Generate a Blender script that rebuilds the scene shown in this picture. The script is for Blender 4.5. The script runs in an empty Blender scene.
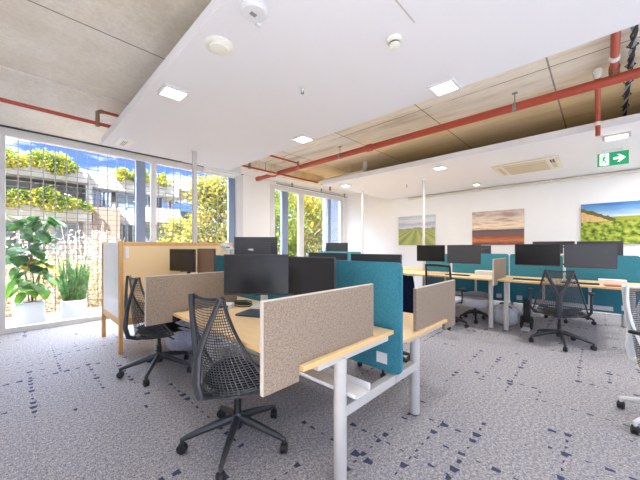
import bpy, bmesh, math, random
from mathutils import Vector, Matrix
random.seed(7)
PI = math.pi
scene = bpy.context.scene
COL = scene.collection

# ------------------------------------------------------------------ materials
def lin(r, g, b):
    def f(v):
        v = v / 255.0
        return v / 12.92 if v <= 0.04045 else ((v + 0.055) / 1.055) ** 2.4
    return (f(r), f(g), f(b), 1.0)

class NT:
    def __init__(self, name):
        self.m = bpy.data.materials.new(name)
        self.m.use_nodes = True
        self.t = self.m.node_tree
        self.b = self.t.nodes['Principled BSDF']
        self.out = self.t.nodes['Material Output']
    def n(self, kind, **kw):
        nd = self.t.nodes.new(kind)
        for k, v in kw.items():
            setattr(nd, k, v)
        return nd
    def l(self, a, b):
        self.t.links.new(a, b)
    def put(self, sock, v):
        if hasattr(v, 'is_output') or isinstance(v, bpy.types.NodeSocket):
            self.l(v, sock)
        else:
            sock.default_value = v
    def math(self, op, a, b=None, c=None):
        nd = self.n('ShaderNodeMath', operation=op)
        self.put(nd.inputs[0], a)
        if b is not None: self.put(nd.inputs[1], b)
        if c is not None: self.put(nd.inputs[2], c)
        return nd.outputs[0]
    def mix(self, fac, a, b, blend='MIX'):
        nd = self.n('ShaderNodeMix', data_type='RGBA', blend_type=blend)
        self.put(nd.inputs[0], fac); self.put(nd.inputs[6], a); self.put(nd.inputs[7], b)
        return nd.outputs[2]
    def coord(self, kind='Object', scale=(1, 1, 1), rot=(0, 0, 0), loc=(0, 0, 0)):
        tc = self.n('ShaderNodeTexCoord')
        mp = self.n('ShaderNodeMapping')
        mp.inputs['Scale'].default_value = scale
        mp.inputs['Rotation'].default_value = rot
        mp.inputs['Location'].default_value = loc
        self.l(tc.outputs[kind], mp.inputs['Vector'])
        return mp.outputs[0]
    def noise(self, vec, scale, detail=3, rough=0.55):
        nd = self.n('ShaderNodeTexNoise')
        nd.inputs['Scale'].default_value = scale
        nd.inputs['Detail'].default_value = detail
        nd.inputs['Roughness'].default_value = rough
        self.l(vec, nd.inputs['Vector'])
        return nd.outputs[0]
    def ramp(self, fac, stops, interp='LINEAR'):
        nd = self.n('ShaderNodeValToRGB')
        cr = nd.color_ramp; cr.interpolation = interp
        while len(cr.elements) < len(stops): cr.elements.new(0.5)
        for e, (p, c) in zip(cr.elements, stops):
            e.position = p; e.color = c
        self.l(fac, nd.inputs[0])
        return nd.outputs[0]
    def bump(self, h, strength=0.2, dist=0.01):
        nd = self.n('ShaderNodeBump')
        nd.inputs['Strength'].default_value = strength
        nd.inputs['Distance'].default_value = dist
        self.l(h, nd.inputs['Height'])
        self.l(nd.outputs[0], self.b.inputs['Normal'])

def plain(name, rgb, rough=0.5, metal=0.0, var=0.06, nscale=14, bump=0.0, spec=0.5):
    k = NT(name)
    v = k.coord('Object')
    f = k.noise(v, nscale)
    c = lin(*rgb)
    a = tuple(x * (1 - var) for x in c[:3]) + (1,)
    b = tuple(min(1, x * (1 + var)) for x in c[:3]) + (1,)
    k.l(k.mix(f, a, b), k.b.inputs['Base Color'])
    k.b.inputs['Roughness'].default_value = rough
    k.b.inputs['Metallic'].default_value = metal
    k.b.inputs['Specular IOR Level'].default_value = spec
    if bump: k.bump(f, bump)
    return k.m

def fabric(name, dark, light, scale=220, rough=0.95):
    k = NT(name)
    v = k.coord('Object')
    f = k.noise(v, scale, 2)
    g = k.noise(v, scale * 0.25, 2)
    s = k.math('ADD', k.math('MULTIPLY', f, 0.75), k.math('MULTIPLY', g, 0.25))
    k.l(k.ramp(s, [(0.36, lin(*dark)), (0.64, lin(*light))]), k.b.inputs['Base Color'])
    k.b.inputs['Roughness'].default_value = rough
    k.b.inputs['Specular IOR Level'].default_value = 0.15
    k.bump(f, 0.25, 0.004)
    return k.m

def wood(name, base, dark, scale=(1, 9, 9), rough=0.45):
    k = NT(name)
    v = k.coord('Object', scale=scale)
    f = k.noise(v, 6, 5, 0.6)
    k.l(k.ramp(f, [(0.3, lin(*dark)), (0.7, lin(*base))]), k.b.inputs['Base Color'])
    k.b.inputs['Roughness'].default_value = rough
    return k.m

def emit(name, rgb, strength):
    k = NT(name)
    k.b.inputs['Base Color'].default_value = lin(*rgb)
    k.b.inputs['Emission Color'].default_value = lin(*rgb)
    k.b.inputs['Emission Strength'].default_value = strength
    return k.m

def concrete(name, a, b, stain, yperiod=1.47, yoff=1.145, streak=(0.7, 0.25, 1), tan=False):
    k = NT(name)
    v = k.coord('Object')
    big = k.noise(v, 0.9, 5, 0.6)
    vs = k.coord('Object', scale=streak)
    st = k.noise(vs, 2.6, 6, 0.65)
    fine = k.noise(v, 22, 4, 0.7)
    base = k.mix(k.ramp(big, [(0.35, (0, 0, 0, 1)), (0.65, (1, 1, 1, 1))]), lin(*a), lin(*b))
    c = k.mix(k.ramp(st, [(0.5, (0, 0, 0, 1)), (0.72, (0.85, 0.85, 0.85, 1))]), base, lin(*stain))
    c = k.mix(0.3, c, k.ramp(fine, [(0.3, (0.55, 0.53, 0.5, 1)), (0.6, (1, 1, 1, 1))]), 'MULTIPLY')
    sx = k.n('ShaderNodeSeparateXYZ'); k.l(v, sx.inputs[0])
    if tan:   # the pour past the near raft is a browner mix with yellow light spill painted along its far edge
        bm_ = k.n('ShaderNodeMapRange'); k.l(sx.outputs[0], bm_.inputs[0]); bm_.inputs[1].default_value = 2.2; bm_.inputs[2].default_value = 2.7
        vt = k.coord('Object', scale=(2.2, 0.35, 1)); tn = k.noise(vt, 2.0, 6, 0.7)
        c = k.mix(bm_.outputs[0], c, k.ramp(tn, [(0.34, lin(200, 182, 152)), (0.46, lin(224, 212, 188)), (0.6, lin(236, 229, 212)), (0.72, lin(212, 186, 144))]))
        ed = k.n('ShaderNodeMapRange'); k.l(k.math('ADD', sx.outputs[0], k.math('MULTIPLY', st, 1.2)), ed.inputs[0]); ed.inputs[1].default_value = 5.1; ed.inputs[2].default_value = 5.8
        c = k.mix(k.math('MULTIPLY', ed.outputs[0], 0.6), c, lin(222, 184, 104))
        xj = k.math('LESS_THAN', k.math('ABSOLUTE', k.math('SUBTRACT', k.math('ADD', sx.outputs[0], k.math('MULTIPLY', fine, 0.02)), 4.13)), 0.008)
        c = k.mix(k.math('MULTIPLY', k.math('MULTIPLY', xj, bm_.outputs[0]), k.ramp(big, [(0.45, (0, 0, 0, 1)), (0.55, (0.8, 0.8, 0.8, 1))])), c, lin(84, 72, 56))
    # pour joints between the planks
    fr = k.math('FRACT', k.math('DIVIDE', k.math('ADD', sx.outputs[1], -yoff + 100 * yperiod), yperiod))
    j = k.math('LESS_THAN', k.math('ABSOLUTE', k.math('SUBTRACT', fr, 0.5)), 0.006)
    cell = k.math('FLOOR', k.math('DIVIDE', k.math('ADD', sx.outputs[1], -yoff + 0.5 * yperiod + 100 * yperiod), yperiod))
    wn = k.n('ShaderNodeTexWhiteNoise', noise_dimensions='1D'); k.l(cell, wn.inputs['W'])
    c = k.mix(k.math('MULTIPLY', wn.outputs[0], 0.28), c, (0.9, 0.86, 0.8, 1), 'MIX')
    jf = k.math('MULTIPLY', j, k.math('ADD', k.math('MULTIPLY', fine, 0.6), 0.35))
    c = k.mix(jf, c, lin(80, 72, 62))
    k.l(c, k.b.inputs['Base Color'])
    k.b.inputs['Roughness'].default_value = 0.9
    k.bump(fine, 0.3, 0.01)
    return k.m

def carpet():
    k = NT('carpet_tiles')
    v = k.coord('Object')
    sx = k.n('ShaderNodeSeparateXYZ'); k.l(v, sx.inputs[0])
    X, Y = sx.outputs[0], sx.outputs[1]
    n1 = k.noise(v, 120, 2, 0.75); n2 = k.noise(v, 46, 3, 0.75); n3 = k.noise(v, 1.1, 2)
    vl = k.coord('Object', scale=(190, 45, 1)); n4 = k.noise(vl, 1.0, 2)
    s = k.math('ADD', k.math('MULTIPLY', n1, 0.35), k.math('ADD', k.math('MULTIPLY', n2, 0.35), k.math('MULTIPLY', n4, 0.3)))
    c = k.ramp(s, [(0.37, lin(62, 68, 88)), (0.455, lin(132, 134, 146)), (0.53, lin(178, 174, 170)), (0.62, lin(228, 220, 208))])
    c = k.mix(k.math('MULTIPLY', n3, 0.25), c, lin(146, 152, 170))
    def family(U, V, pu, pv, off):
        u = k.math('DIVIDE', k.math('ADD', U, 40.0 + off), pu)
        vv = k.math('DIVIDE', k.math('ADD', V, 40.0), pv)
        ku, fu = k.math('FLOOR', u), k.math('SUBTRACT', k.math('FRACT', u), 0.5)
        kv, fv = k.math('FLOOR', vv), k.math('FRACT', vv)
        cv = k.n('ShaderNodeCombineXYZ')
        k.l(k.math('MULTIPLY', ku, 7.31), cv.inputs[0]); k.l(k.math('MULTIPLY', V, 0.85), cv.inputs[1])
        cv.inputs[2].default_value = off
        seg = k.noise(cv.outputs[0], 1.0, 1)
        on = k.math('GREATER_THAN', seg, 0.55)
        cw = k.n('ShaderNodeCombineXYZ'); k.l(ku, cw.inputs[0]); k.l(kv, cw.inputs[1]); cw.inputs[2].default_value = off
        wn = k.n('ShaderNodeTexWhiteNoise', noise_dimensions='3D'); k.l(cw.outputs[0], wn.inputs['Vector'])
        r = wn.outputs[0]
        half = k.math('MULTIPLY', k.math('ADD', k.math('MULTIPLY', k.math('POWER', r, 2.6), 0.025), 0.006), 1.0 / pu)
        half = k.math('MULTIPLY', half, k.math('ADD', fv, 0.35))
        inu = k.math('LESS_THAN', k.math('ABSOLUTE', fu), half)
        inv = k.math('LESS_THAN', k.math('ABSOLUTE', k.math('SUBTRACT', fv, 0.5)), k.math('ADD', k.math('MULTIPLY', r, 0.15), 0.12))
        return k.math('MULTIPLY', on, k.math('MULTIPLY', inu, inv))
    a = family(X, Y, 0.25, 0.105, 0.0)
    b = family(Y, X, 0.25, 0.095, 3.7)
    d = k.math('MULTIPLY', k.math('MAXIMUM', a, b), k.math('ADD', k.math('MULTIPLY', n2, 0.7), 0.5))
    d = k.math('MINIMUM', d, 0.92)
    c = k.mix(d, c, lin(38, 50, 86))
    k.l(c, k.b.inputs['Base Color'])
    k.b.inputs['Roughness'].default_value = 1.0
    k.b.inputs['Specular IOR Level'].default_value = 0.1
    k.bump(s, 0.5, 0.006)
    return k.m

def glass():
    k = NT('window_glass')
    tr = k.n('ShaderNodeBsdfTransparent'); tr.inputs[0].default_value = (0.96, 0.98, 0.99, 1)
    gl = k.n('ShaderNodeBsdfGlossy'); gl.inputs['Roughness'].default_value = 0.02
    fr = k.n('ShaderNodeFresnel'); fr.inputs[0].default_value = 1.35
    mx = k.n('ShaderNodeMixShader')
    k.l(k.math('MULTIPLY', fr.outputs[0], 0.6), mx.inputs[0]); k.l(tr.outputs[0], mx.inputs[1]); k.l(gl.outputs[0], mx.inputs[2])
    k.l(mx.outputs[0], k.out.inputs[0])
    return k.m

def leaf(name, cols, scale=2.0, rough=0.6):
    k = NT(name)
    v = k.coord('Object')
    f = k.noise(v, scale, 3, 0.75)
    stops = [(0.30 + 0.4 * i / (len(cols) - 1), lin(*c)) for i, c in enumerate(cols)]
    col = k.ramp(f, stops)
    k.l(col, k.b.inputs['Base Color'])
    k.b.inputs['Roughness'].default_value = rough
    k.b.inputs['Specular IOR Level'].default_value = 0.25
    tl = k.n('ShaderNodeBsdfTranslucent'); k.l(col, tl.inputs[0])
    mx = k.n('ShaderNodeMixShader'); mx.inputs[0].default_value = 0.35
    k.l(k.b.outputs[0], mx.inputs[1]); k.l(tl.outputs[0], mx.inputs[2])
    k.l(mx.outputs[0], k.out.inputs[0])
    return k.m

M = {}
M['white_paint'] = plain('white_wall_paint', (246, 245, 243), 0.85, var=0.015, nscale=3)
M['ceiling_white'] = plain('white_ceiling_paint', (233, 232, 234), 0.9, var=0.01, nscale=2)
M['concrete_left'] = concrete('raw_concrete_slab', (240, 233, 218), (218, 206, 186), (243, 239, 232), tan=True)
M['carpet'] = carpet()
M['frame_white'] = plain('white_window_frame', (222, 222, 222), 0.5, var=0.02)
M['frame_blue'] = plain('blue_grey_aluminium', (138, 152, 178), 0.45, var=0.05)
M['gap_shadow'] = plain('painted_gap_shadow', (70, 68, 66), 0.7)  # colours in the shadow line over the window head
M['glass'] = glass()
M['felt'] = fabric('beige_felt', (116, 102, 88), (176, 158, 138), 300)
M['felt_edge'] = plain('pale_screen_edging', (212, 202, 186), 0.7)
M['teal'] = fabric('teal_felt', (38, 112, 130), (82, 152, 168), 320)
M['laminate'] = wood('pale_oak_laminate', (246, 216, 168), (238, 204, 152), (6, 1, 6))
M['ply'] = wood('birch_ply_edge', (240, 200, 136), (226, 180, 112), (3, 3, 60))
M['pine'] = wood('honey_timber', (224, 180, 118), (204, 152, 90), (14, 14, 1.5))
M['cream'] = plain('cream_board', (236, 208, 160), 0.7, var=0.04, nscale=3)
M['board_white'] = plain('white_board_face', (226, 229, 235), 0.35, var=0.02, nscale=2)
M['grey_steel'] = plain('light_grey_powder_coat', (196, 193, 188), 0.45, var=0.03)
M['white_steel'] = plain('white_powder_coat', (228, 229, 228), 0.4, var=0.03)
M['black'] = plain('black_plastic', (34, 35, 38), 0.45, var=0.15, nscale=30)
M['chair_black'] = plain('charcoal_chair_plastic', (52, 55, 60), 0.38, var=0.12, nscale=20)
M['chair_mesh'] = plain('charcoal_elastomer_mesh', (62, 64, 68), 0.5, var=0.1)
M['chair_alu'] = plain('dark_grey_chair_base', (70, 72, 76), 0.3, metal=0.5, var=0.05)
M['seat_grey'] = fabric('charcoal_seat_fabric', (58, 60, 66), (92, 94, 100), 200)
M['seat_light'] = fabric('light_grey_seat_fabric', (186, 188, 194), (214, 215, 220), 160)
M['seat_navy'] = fabric('navy_seat_fabric', (22, 30, 58), (38, 48, 84), 160)
M['screen_dark'] = plain('dark_monitor_screen', (26, 26, 28), 0.22, var=0.1, nscale=3)
M['screen_grey'] = plain('grey_reflection_screen', (74, 74, 78), 0.30, var=0.05, nscale=3)  # lighter grey is a reflection painted into the screen colour
M['screen_brown'] = plain('brown_reflection_screen', (110, 84, 68), 0.35, var=0.05, nscale=3)  # the brown is a painted reflection, not the screen's own colour
M['mon_back'] = plain('graphite_monitor_back', (66, 65, 66), 0.5, var=0.08, nscale=4)
M['red_pipe'] = plain('red_oxide_pipe_paint', (178, 74, 52), 0.42, var=0.16, nscale=5, bump=0.1)
M['brass'] = plain('weathered_pipe_fitting', (150, 120, 96), 0.4, metal=0.4, var=0.2)
M['zinc'] = plain('zinc_hanger', (150, 150, 150), 0.4, metal=0.6)
M['pvc'] = plain('off_white_drain_pipe', (222, 216, 202), 0.5, var=0.04)
M['cable_black'] = plain('black_cable', (44, 46, 48), 0.6)
M['cable_grey'] = plain('grey_cable', (150, 160, 170), 0.6)
M['off_white'] = plain('ivory_plastic', (232, 230, 216), 0.5, var=0.02)
M['ac_cream'] = plain('cream_plastic', (226, 218, 200), 0.5, var=0.03)
M['ac_grille'] = plain('tan_intake_grille', (206, 192, 164), 0.6, var=0.05)
M['led'] = emit('lit_led_diffuser', (255, 248, 235), 3.0)
M['led_cool'] = emit('lit_batten_diffuser', (255, 253, 246), 2.0)
M['sign_green'] = emit('lit_sign_green', (6, 128, 78), 0.35)
M['sign_white'] = emit('lit_sign_white', (246, 250, 246), 0.45)
M['pot'] = plain('white_planter', (214, 214, 214), 0.6, var=0.03)
M['soil'] = plain('potting_soil', (70, 55, 42), 0.95, var=0.3, nscale=40)
M['stem'] = plain('green_brown_stem', (110, 104, 60), 0.7, var=0.2)
M['bark'] = plain('pale_bark', (150, 130, 108), 0.9, var=0.3, nscale=12)
M['leaf_dark'] = leaf('dark_green_leaf', [(30, 70, 32), (56, 102, 40), (86, 128, 52)], 6)
M['leaf_bright'] = leaf('bright_green_leaf', [(66, 116, 24), (96, 146, 34), (128, 166, 56)], 6)
M['leaf_yellow'] = leaf('yellowing_leaf', [(186, 146, 20), (206, 170, 34), (160, 160, 50)], 6)
M['snake'] = leaf('snake_plant_leaf', [(46, 84, 50), (82, 118, 68), (136, 154, 98)], 9)
M['hedge'] = leaf('trailing_hedge_leaf', [(50, 84, 24), (104, 128, 38), (158, 156, 52), (186, 166, 66)], 2.2)
M['tree_yellow'] = leaf('yellow_green_tree_leaf', [(60, 76, 22), (104, 108, 32), (146, 132, 42), (162, 142, 58)], 1.3)
M['tree_green'] = leaf('green_tree_leaf', [(54, 82, 24), (96, 116, 34), (146, 144, 48)], 1.3)
M['shrub_tan'] = leaf('tan_autumn_leaf', [(84, 66, 36), (126, 102, 58), (158, 136, 100), (88, 98, 44)], 2.5)
M['shrub_pale'] = leaf('pale_blossom_leaf', [(150, 120, 96), (196, 172, 156), (206, 186, 176), (150, 150, 92)], 3)
M['twig'] = plain('pale_pink_twig', (180, 164, 154), 0.9, var=0.1)
M['render_white'] = plain('white_render', (172, 170, 168), 0.9, var=0.05, nscale=2)
M['render_grey'] = plain('grey_render', (138, 134, 130), 0.9, var=0.05, nscale=2)
M['brick'] = plain('brown_brick_render', (134, 116, 104), 0.95, var=0.12, nscale=9)
M['pane'] = plain('reflective_pane', (110, 124, 134), 0.12, var=0.25, nscale=1.2)
M['pane_dark'] = plain('dark_pane', (66, 74, 82), 0.12, var=0.3, nscale=1.2)
M['wire'] = plain('galvanised_wire', (70, 66, 64), 0.6, metal=0.3)
M['paver'] = plain('concrete_paving', (126, 122, 114), 0.95, var=0.1, nscale=5)
M['ground'] = plain('dry_grass_ground', (150, 130, 90), 1.0, var=0.2, nscale=2)
M['laptop'] = plain('slate_blue_laptop_lid', (78, 88, 106), 0.4, metal=0.3)
M['key_dark'] = plain('dark_keyboard', (54, 56, 60), 0.5)
M['paper'] = plain('white_card_box', (236, 232, 226), 0.8)
M['redbook'] = plain('rust_notebook_cover', (176, 96, 66), 0.6)
M['pinkbook'] = plain('salmon_notebook_cover', (206, 158, 130), 0.6)
M['lilac'] = fabric('lavender_grey_cloth', (176, 180, 206), (214, 216, 234), 60)
M['beige_cloth'] = fabric('beige_cloth', (176, 166, 146), (206, 198, 180), 80)
M['bag_grey'] = fabric('pale_grey_bag_cloth', (176, 178, 182), (208, 210, 212), 60)
M['concrete_beam'] = concrete('pale_concrete_beam', (240, 236, 228), (224, 217, 206), (243, 240, 236), 50, 20)

# ------------------------------------------------------------------ mesh builder
class MB:
    def __init__(self):
        self.bm = bmesh.new()
    def box(self, a, b, bev=0.0, rot=None, piv=None, seg=2):
        a, b = Vector(a), Vector(b)
        c = (a + b) / 2; s = b - a
        r = bmesh.ops.create_cube(self.bm, size=1.0)
        vs = r['verts']
        for v in vs:
            v.co = Vector((v.co.x * s.x, v.co.y * s.y, v.co.z * s.z)) + c
        if bev > 0:
            es = list({e for v in vs for e in v.link_edges})
            rr = bmesh.ops.bevel(self.bm, geom=es, offset=bev, segments=seg, affect='EDGES', profile=0.5)
            vs = list(set(rr['verts']) | {v for v in vs if v.is_valid})
        if rot is not None:
            p = Vector(piv) if piv is not None else c
            for v in vs: v.co = rot @ (v.co - p) + p
        return vs
    def prism(self, pts, axis, t0, t1, bev=0.0):
        """pts: polygon in the plane perpendicular to axis ('x': (y,z), 'y': (x,z), 'z': (x,y))"""
        def mk(p, t):
            return {'x': Vector((t, p[0], p[1])), 'y': Vector((p[0], t, p[1])), 'z': Vector((p[0], p[1], t))}[axis]
        A = [self.bm.verts.new(mk(p, t0)) for p in pts]
        B = [self.bm.verts.new(mk(p, t1)) for p in pts]
        n = len(pts)
        fs = [self.bm.faces.new(A), self.bm.faces.new(list(reversed(B)))]
        for i in range(n):
            fs.append(self.bm.faces.new([A[i], B[i], B[(i + 1) % n], A[(i + 1) % n]]))
        bmesh.ops.recalc_face_normals(self.bm, faces=fs)
        if bev > 0:
            es = list({e for f in fs[:2] for e in f.edges})
            bmesh.ops.bevel(self.bm, geom=es, offset=bev, segments=2, affect='EDGES')
    def tube(self, pts, rad, n=10, cap=True, flat=None):
        """sweep along points; rad number or list; flat = (scale_side, scale_up) ellipse"""
        pts = [Vector(p) for p in pts]
        rads = rad if isinstance(rad, (list, tuple)) else [rad] * len(pts)
        up = None; rings = []
        for i, p in enumerate(pts):
            if i == 0: d = pts[1] - p
            elif i == len(pts) - 1: d = p - pts[i - 1]
            else: d = (pts[i + 1] - p).normalized() + (p - pts[i - 1]).normalized()
            if d.length < 1e-9: d = Vector((0, 0, 1))
            d.normalize()
            if up is None:
                up = Vector((0, 0, 1)) if abs(d.z) < 0.9 else Vector((1, 0, 0))
            side = d.cross(up)
            if side.length < 1e-6: side = d.orthogonal()
            side.normalize(); u2 = side.cross(d).normalized(); up = u2
            fx, fy = flat if flat else (1, 1)
            rings.append([self.bm.verts.new(p + (side * math.cos(2 * PI * k / n) * fx + u2 * math.sin(2 * PI * k / n) * fy) * rads[i]) for k in range(n)])
        for a, b in zip(rings, rings[1:]):
            for k in range(n):
                self.bm.faces.new([a[k], a[(k + 1) % n], b[(k + 1) % n], b[k]])
        if cap:
            self.bm.faces.new(list(reversed(rings[0]))); self.bm.faces.new(rings[-1])
    def cyl(self, p, q, r, n=20, r2=None):
        self.tube([p, q], [r, r if r2 is None else r2], n)
    def lathe(self, prof, c=(0, 0, 0), n=28, axis='z'):
        """prof list of (r, h)"""
        c = Vector(c); rings = []
        for r, h in prof:
            ring = []
            for k in range(n):
                a = 2 * PI * k / n
                v = {'z': Vector((r * math.cos(a), r * math.sin(a), h)), 'x': Vector((h, r * math.cos(a), r * math.sin(a))), 'y': Vector((r * math.cos(a), h, r * math.sin(a)))}[axis]
                ring.append(self.bm.verts.new(c + v))
            rings.append(ring)
        for a, b in zip(rings, rings[1:]):
            for k in range(n):
                self.bm.faces.new([a[k], a[(k + 1) % n], b[(k + 1) % n], b[k]])
        self.bm.faces.new(list(reversed(rings[0]))); self.bm.faces.new(rings[-1])
        bmesh.ops.recalc_face_normals(self.bm, faces=self.bm.faces[:])
    def grid(self, f, nu, nv):
        vs = [[self.bm.verts.new(f(i / nu, j / nv)) for j in range(nv + 1)] for i in range(nu + 1)]
        for i in range(nu):
            for j in range(nv):
                self.bm.faces.new([vs[i][j], vs[i + 1][j], vs[i + 1][j + 1], vs[i][j + 1]])
    def quad(self, a, b, c, d):
        self.bm.faces.new([self.bm.verts.new(Vector(p)) for p in (a, b, c, d)])
    def build(self, name, mat, parent=None, smooth=False, mats=None):
        me = bpy.data.meshes.new(name)
        self.bm.normal_update()
        self.bm.to_mesh(me); self.bm.free()
        o = bpy.data.objects.new(name, me)
        COL.objects.link(o)
        for m in (mats or [mat]): me.materials.append(m)
        if smooth:
            for p in me.polygons: p.use_smooth = True
            try:
                me.set_sharp_from_angle(angle=math.radians(40))
            except Exception:
                pass
        if parent is not None: o.parent = parent
        return o

def tag(o, label, cat, group=None, kind=None):
    if label: o['label'] = label
    if cat: o['category'] = cat
    if group: o['group'] = group
    if kind: o['kind'] = kind
    return o
def thing(name, label, cat, loc=(0, 0, 0), rz=0.0, group=None):
    o = bpy.data.objects.new(name, None); COL.objects.link(o)
    o.location = loc; o.rotation_euler = (0, 0, rz); o.empty_display_size = 0.1
    return tag(o, label, cat, group)
def struct(o):
    o['kind'] = 'structure'; return o
def dup(root, loc, rz, label, group=None):
    r = root.copy(); COL.objects.link(r); r.location = loc; r.rotation_euler = (0, 0, rz)
    r['label'] = label
    if group: r['group'] = group
    def kids(src, dst):
        for ch in list(src.children):
            c = ch.copy(); COL.objects.link(c); c.parent = dst
            kids(ch, c)
    kids(root, r)
    return r
def RZ(a): return Matrix.Rotation(a, 3, 'Z')
def RY(a): return Matrix.Rotation(a, 3, 'Y')

# ------------------------------------------------------------------ room shell
XW, YW, ZS = 8.73, 7.05, 3.42     # picture wall, window wall, slab soffit
XL, YB = -1.6, -3.2               # walls behind the camera
b = MB(); b.box((XL - 0.2, YB - 0.2, -0.12), (XW + 0.2, YW + 0.22, 0)); struct(b.build('floor', M['carpet']))
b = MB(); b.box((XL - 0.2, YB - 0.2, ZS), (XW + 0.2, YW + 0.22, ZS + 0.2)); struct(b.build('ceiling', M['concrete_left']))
# picture wall
b = MB(); b.box((XW, YB - 0.2, 0), (XW + 0.2, YW + 0.22, ZS)); struct(b.build('wall_right', M['white_paint']))
# walls behind and left of the camera, unseen, with wide openings added to let in bounce light
b = MB()
b.box((XL - 0.2, YB - 0.2, 0), (XL, YW + 0.22, 0.1)); b.box((XL - 0.2, YB - 0.2, 3.3), (XL, YW + 0.22, ZS))
b.box((XL - 0.2, YB - 0.2, 0.1), (XL, YB + 0.2, 3.3)); b.box((XL - 0.2, 0.3, 0.1), (XL, YW + 0.22, 3.3))
struct(b.build('wall_left', M['white_paint']))
b = MB()
b.box((XL, YB - 0.2, 0), (XW, YB, 0.1)); b.box((XL, YB - 0.2, 3.3), (XW, YB, ZS))
b.box((XL, YB - 0.2, 0.1), (-1.3, YB, 3.3)); b.box((3.5, YB - 0.2, 0.1), (3.7, YB, 3.3)); b.box((8.4, YB - 0.2, 0.1), (XW, YB, 3.3))
struct(b.build('wall_back', M['white_paint']))
# window wall: solid parts left of window 1, pier between, head and end pier
W1a, W1b, W2a, W2b, ZH = -0.2, 4.33, 5.24, 8.62, 3.28
b = MB()
b.box((XL, YW, 0), (W1a, YW + 0.2, ZS)); b.box((W1b, YW, 0), (W2a, YW + 0.2, ZS)); b.box((W2b, YW, 0), (XW, YW + 0.2, ZS))
b.box((W1a, YW + 0.02, ZH + 0.1), (W1b, YW + 0.2, ZS)); b.box((W2a, YW + 0.02, ZH), (W2b, YW + 0.2, ZS))
struct(b.build('wall_front', M['white_paint']))

def window(name, xa, xb, zh, mull, blue, zfloor=0.0, y=YW, side=1, frame_h=0.13, lw=0.11, rw=0.16):
    f = MB()
    d = 0.1
    f.box((xa, y - 0.01, zfloor), (xa + lw, y + d, zh), 0.006); f.box((xb - rw, y - 0.01, zfloor), (xb, y + d, zh), 0.006)
    f.box((xa, y - 0.012, zh - frame_h), (xb, y + d, zh), 0.006); f.box((xa, y - 0.03, zfloor), (xb, y + d, zfloor + 0.085), 0.006)
    for (m0, m1) in mull: f.box((m0, y, zfloor + 0.05), (m1, y + d * 0.9, zh - 0.05), 0.006)
    o = struct(f.build(name, M['frame_white']))
    if blue:
        g = MB()
        for (m0, m1) in blue: g.box((m0, y + 0.05, zfloor + 0.05), (m1, y + 0.14, zh - 0.06), 0.006)
        struct(g.build('sash_stile', M['frame_blue'], o))
    g = MB(); g.box((xa + 0.03, y + 0.06, zfloor + 0.06), (xb - 0.03, y + 0.066, zh - 0.06)); struct(g.build('glass', M['glass'], o))
    return o
w1 = window('window_1', W1a, W1b, 3.382, [(2.07, 2.18)], [(1.80, 1.975), (3.94, 4.12)], rw=0.2)
w2 = window('window_2', W2a, W2b, ZH, [(6.40, 6.62)], [(5.74, 5.98), (7.86, 8.0)], lw=0.17, rw=0.12)
o = window('added_window_1', -1.3, 3.5, 3.3, [(1.05, 1.15)], None, 0.1, YB - 0.1, frame_h=0.07, lw=0.07, rw=0.07)  # unseen rear glazing, added so sun bounces up to the ceiling
o = window('added_window_2', 3.7, 8.4, 3.3, [(6.0, 6.1)], None, 0.1, YB - 0.1, frame_h=0.07, lw=0.07, rw=0.07)
# dark strip that paints in the shadow line above the window head
b = MB(); b.box((W1a, YW - 0.05, 3.382), (W1b, YW + 0.02, 3.403)); struct(b.build('shadow_strip', M['gap_shadow']))
# dropped white ceiling rafts
def raft(name, x0, x1, y0, y1, z, th):
    b = MB(); b.box((x0, y0, z), (x1, y1, z + th), 0.004); return struct(b.build(name, M['ceiling_white']))
ZP, ZQ = 2.96, 3.0
raft('ceiling_raft', 0.91, 2.99, YB + 0.01, 5.42, ZP, 0.10)
raft('ceiling_raft', 5.42, XW - 0.005, YB + 0.01, 5.1, ZQ, 0.10)
# shallow concrete beam along the window heads
b = MB(); b.box((XL, 4.77, ZS - 0.02), (2.7, 7.02, ZS + 0.01)); b.box((2.7, 6.2, ZS - 0.03), (XW, 7.02, ZS + 0.01)); struct(b.build('trim_2', M['concrete_beam']))
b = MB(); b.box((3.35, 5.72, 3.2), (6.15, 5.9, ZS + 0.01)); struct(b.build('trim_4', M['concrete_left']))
# hatch line in the raft
b = MB(); b.box((1.2, 0.914, ZP - 0.002), (1.90, 0.925, ZP + 0.002)); struct(b.build('trim_3', M['grey_steel']))

# ------------------------------------------------------------------ ceiling services
def downlight(label, x, y, z, rz=0.0, s=0.24):
    t = thing('ceiling_light', label, 'ceiling light', (x, y, z), rz, 'square ceiling lights')
    b = MB(); h = s / 2
    for (p, q) in (((-h, -h), (h, -h + 0.025)), ((-h, h - 0.025), (h, h)), ((-h, -h + 0.025), (-h + 0.025, h - 0.025)), ((h - 0.025, -h + 0.025), (h, h - 0.025))):
        b.box((p[0], p[1], -0.022), (q[0], q[1], 0.0), 0.003)
    b.build('housing', M['frame_white'], t)
    b = MB(); b.box((-h + 0.025, -h + 0.025, -0.014), (h - 0.025, h - 0.025, -0.004)); b.build('diffuser', M['led'], t)
    return t
LIGHTS = [(1.10, 3.07, ZP, 'square ceiling light near the left edge of the long white raft'),
          (2.86, 1.08, ZP, 'square ceiling light by the right edge of the white raft, nearest the camera'),
          (2.84, 3.05, ZP, 'square ceiling light at the raft edge above the red pipe, toward the window'),
          (5.86, 2.30, ZQ, 'square ceiling light on the far raft in front of the sunset picture'),
          (5.88, 4.72, ZQ, 'square ceiling light at the far raft end nearest the second window')]
for (x, y, z, lb) in LIGHTS: downlight(lb, x, y, z)
t = thing('ceiling_sensor', 'small white rectangular fitting on the far raft near the wall conduit', 'sensor', (7.9, 2.2, ZQ))
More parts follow.
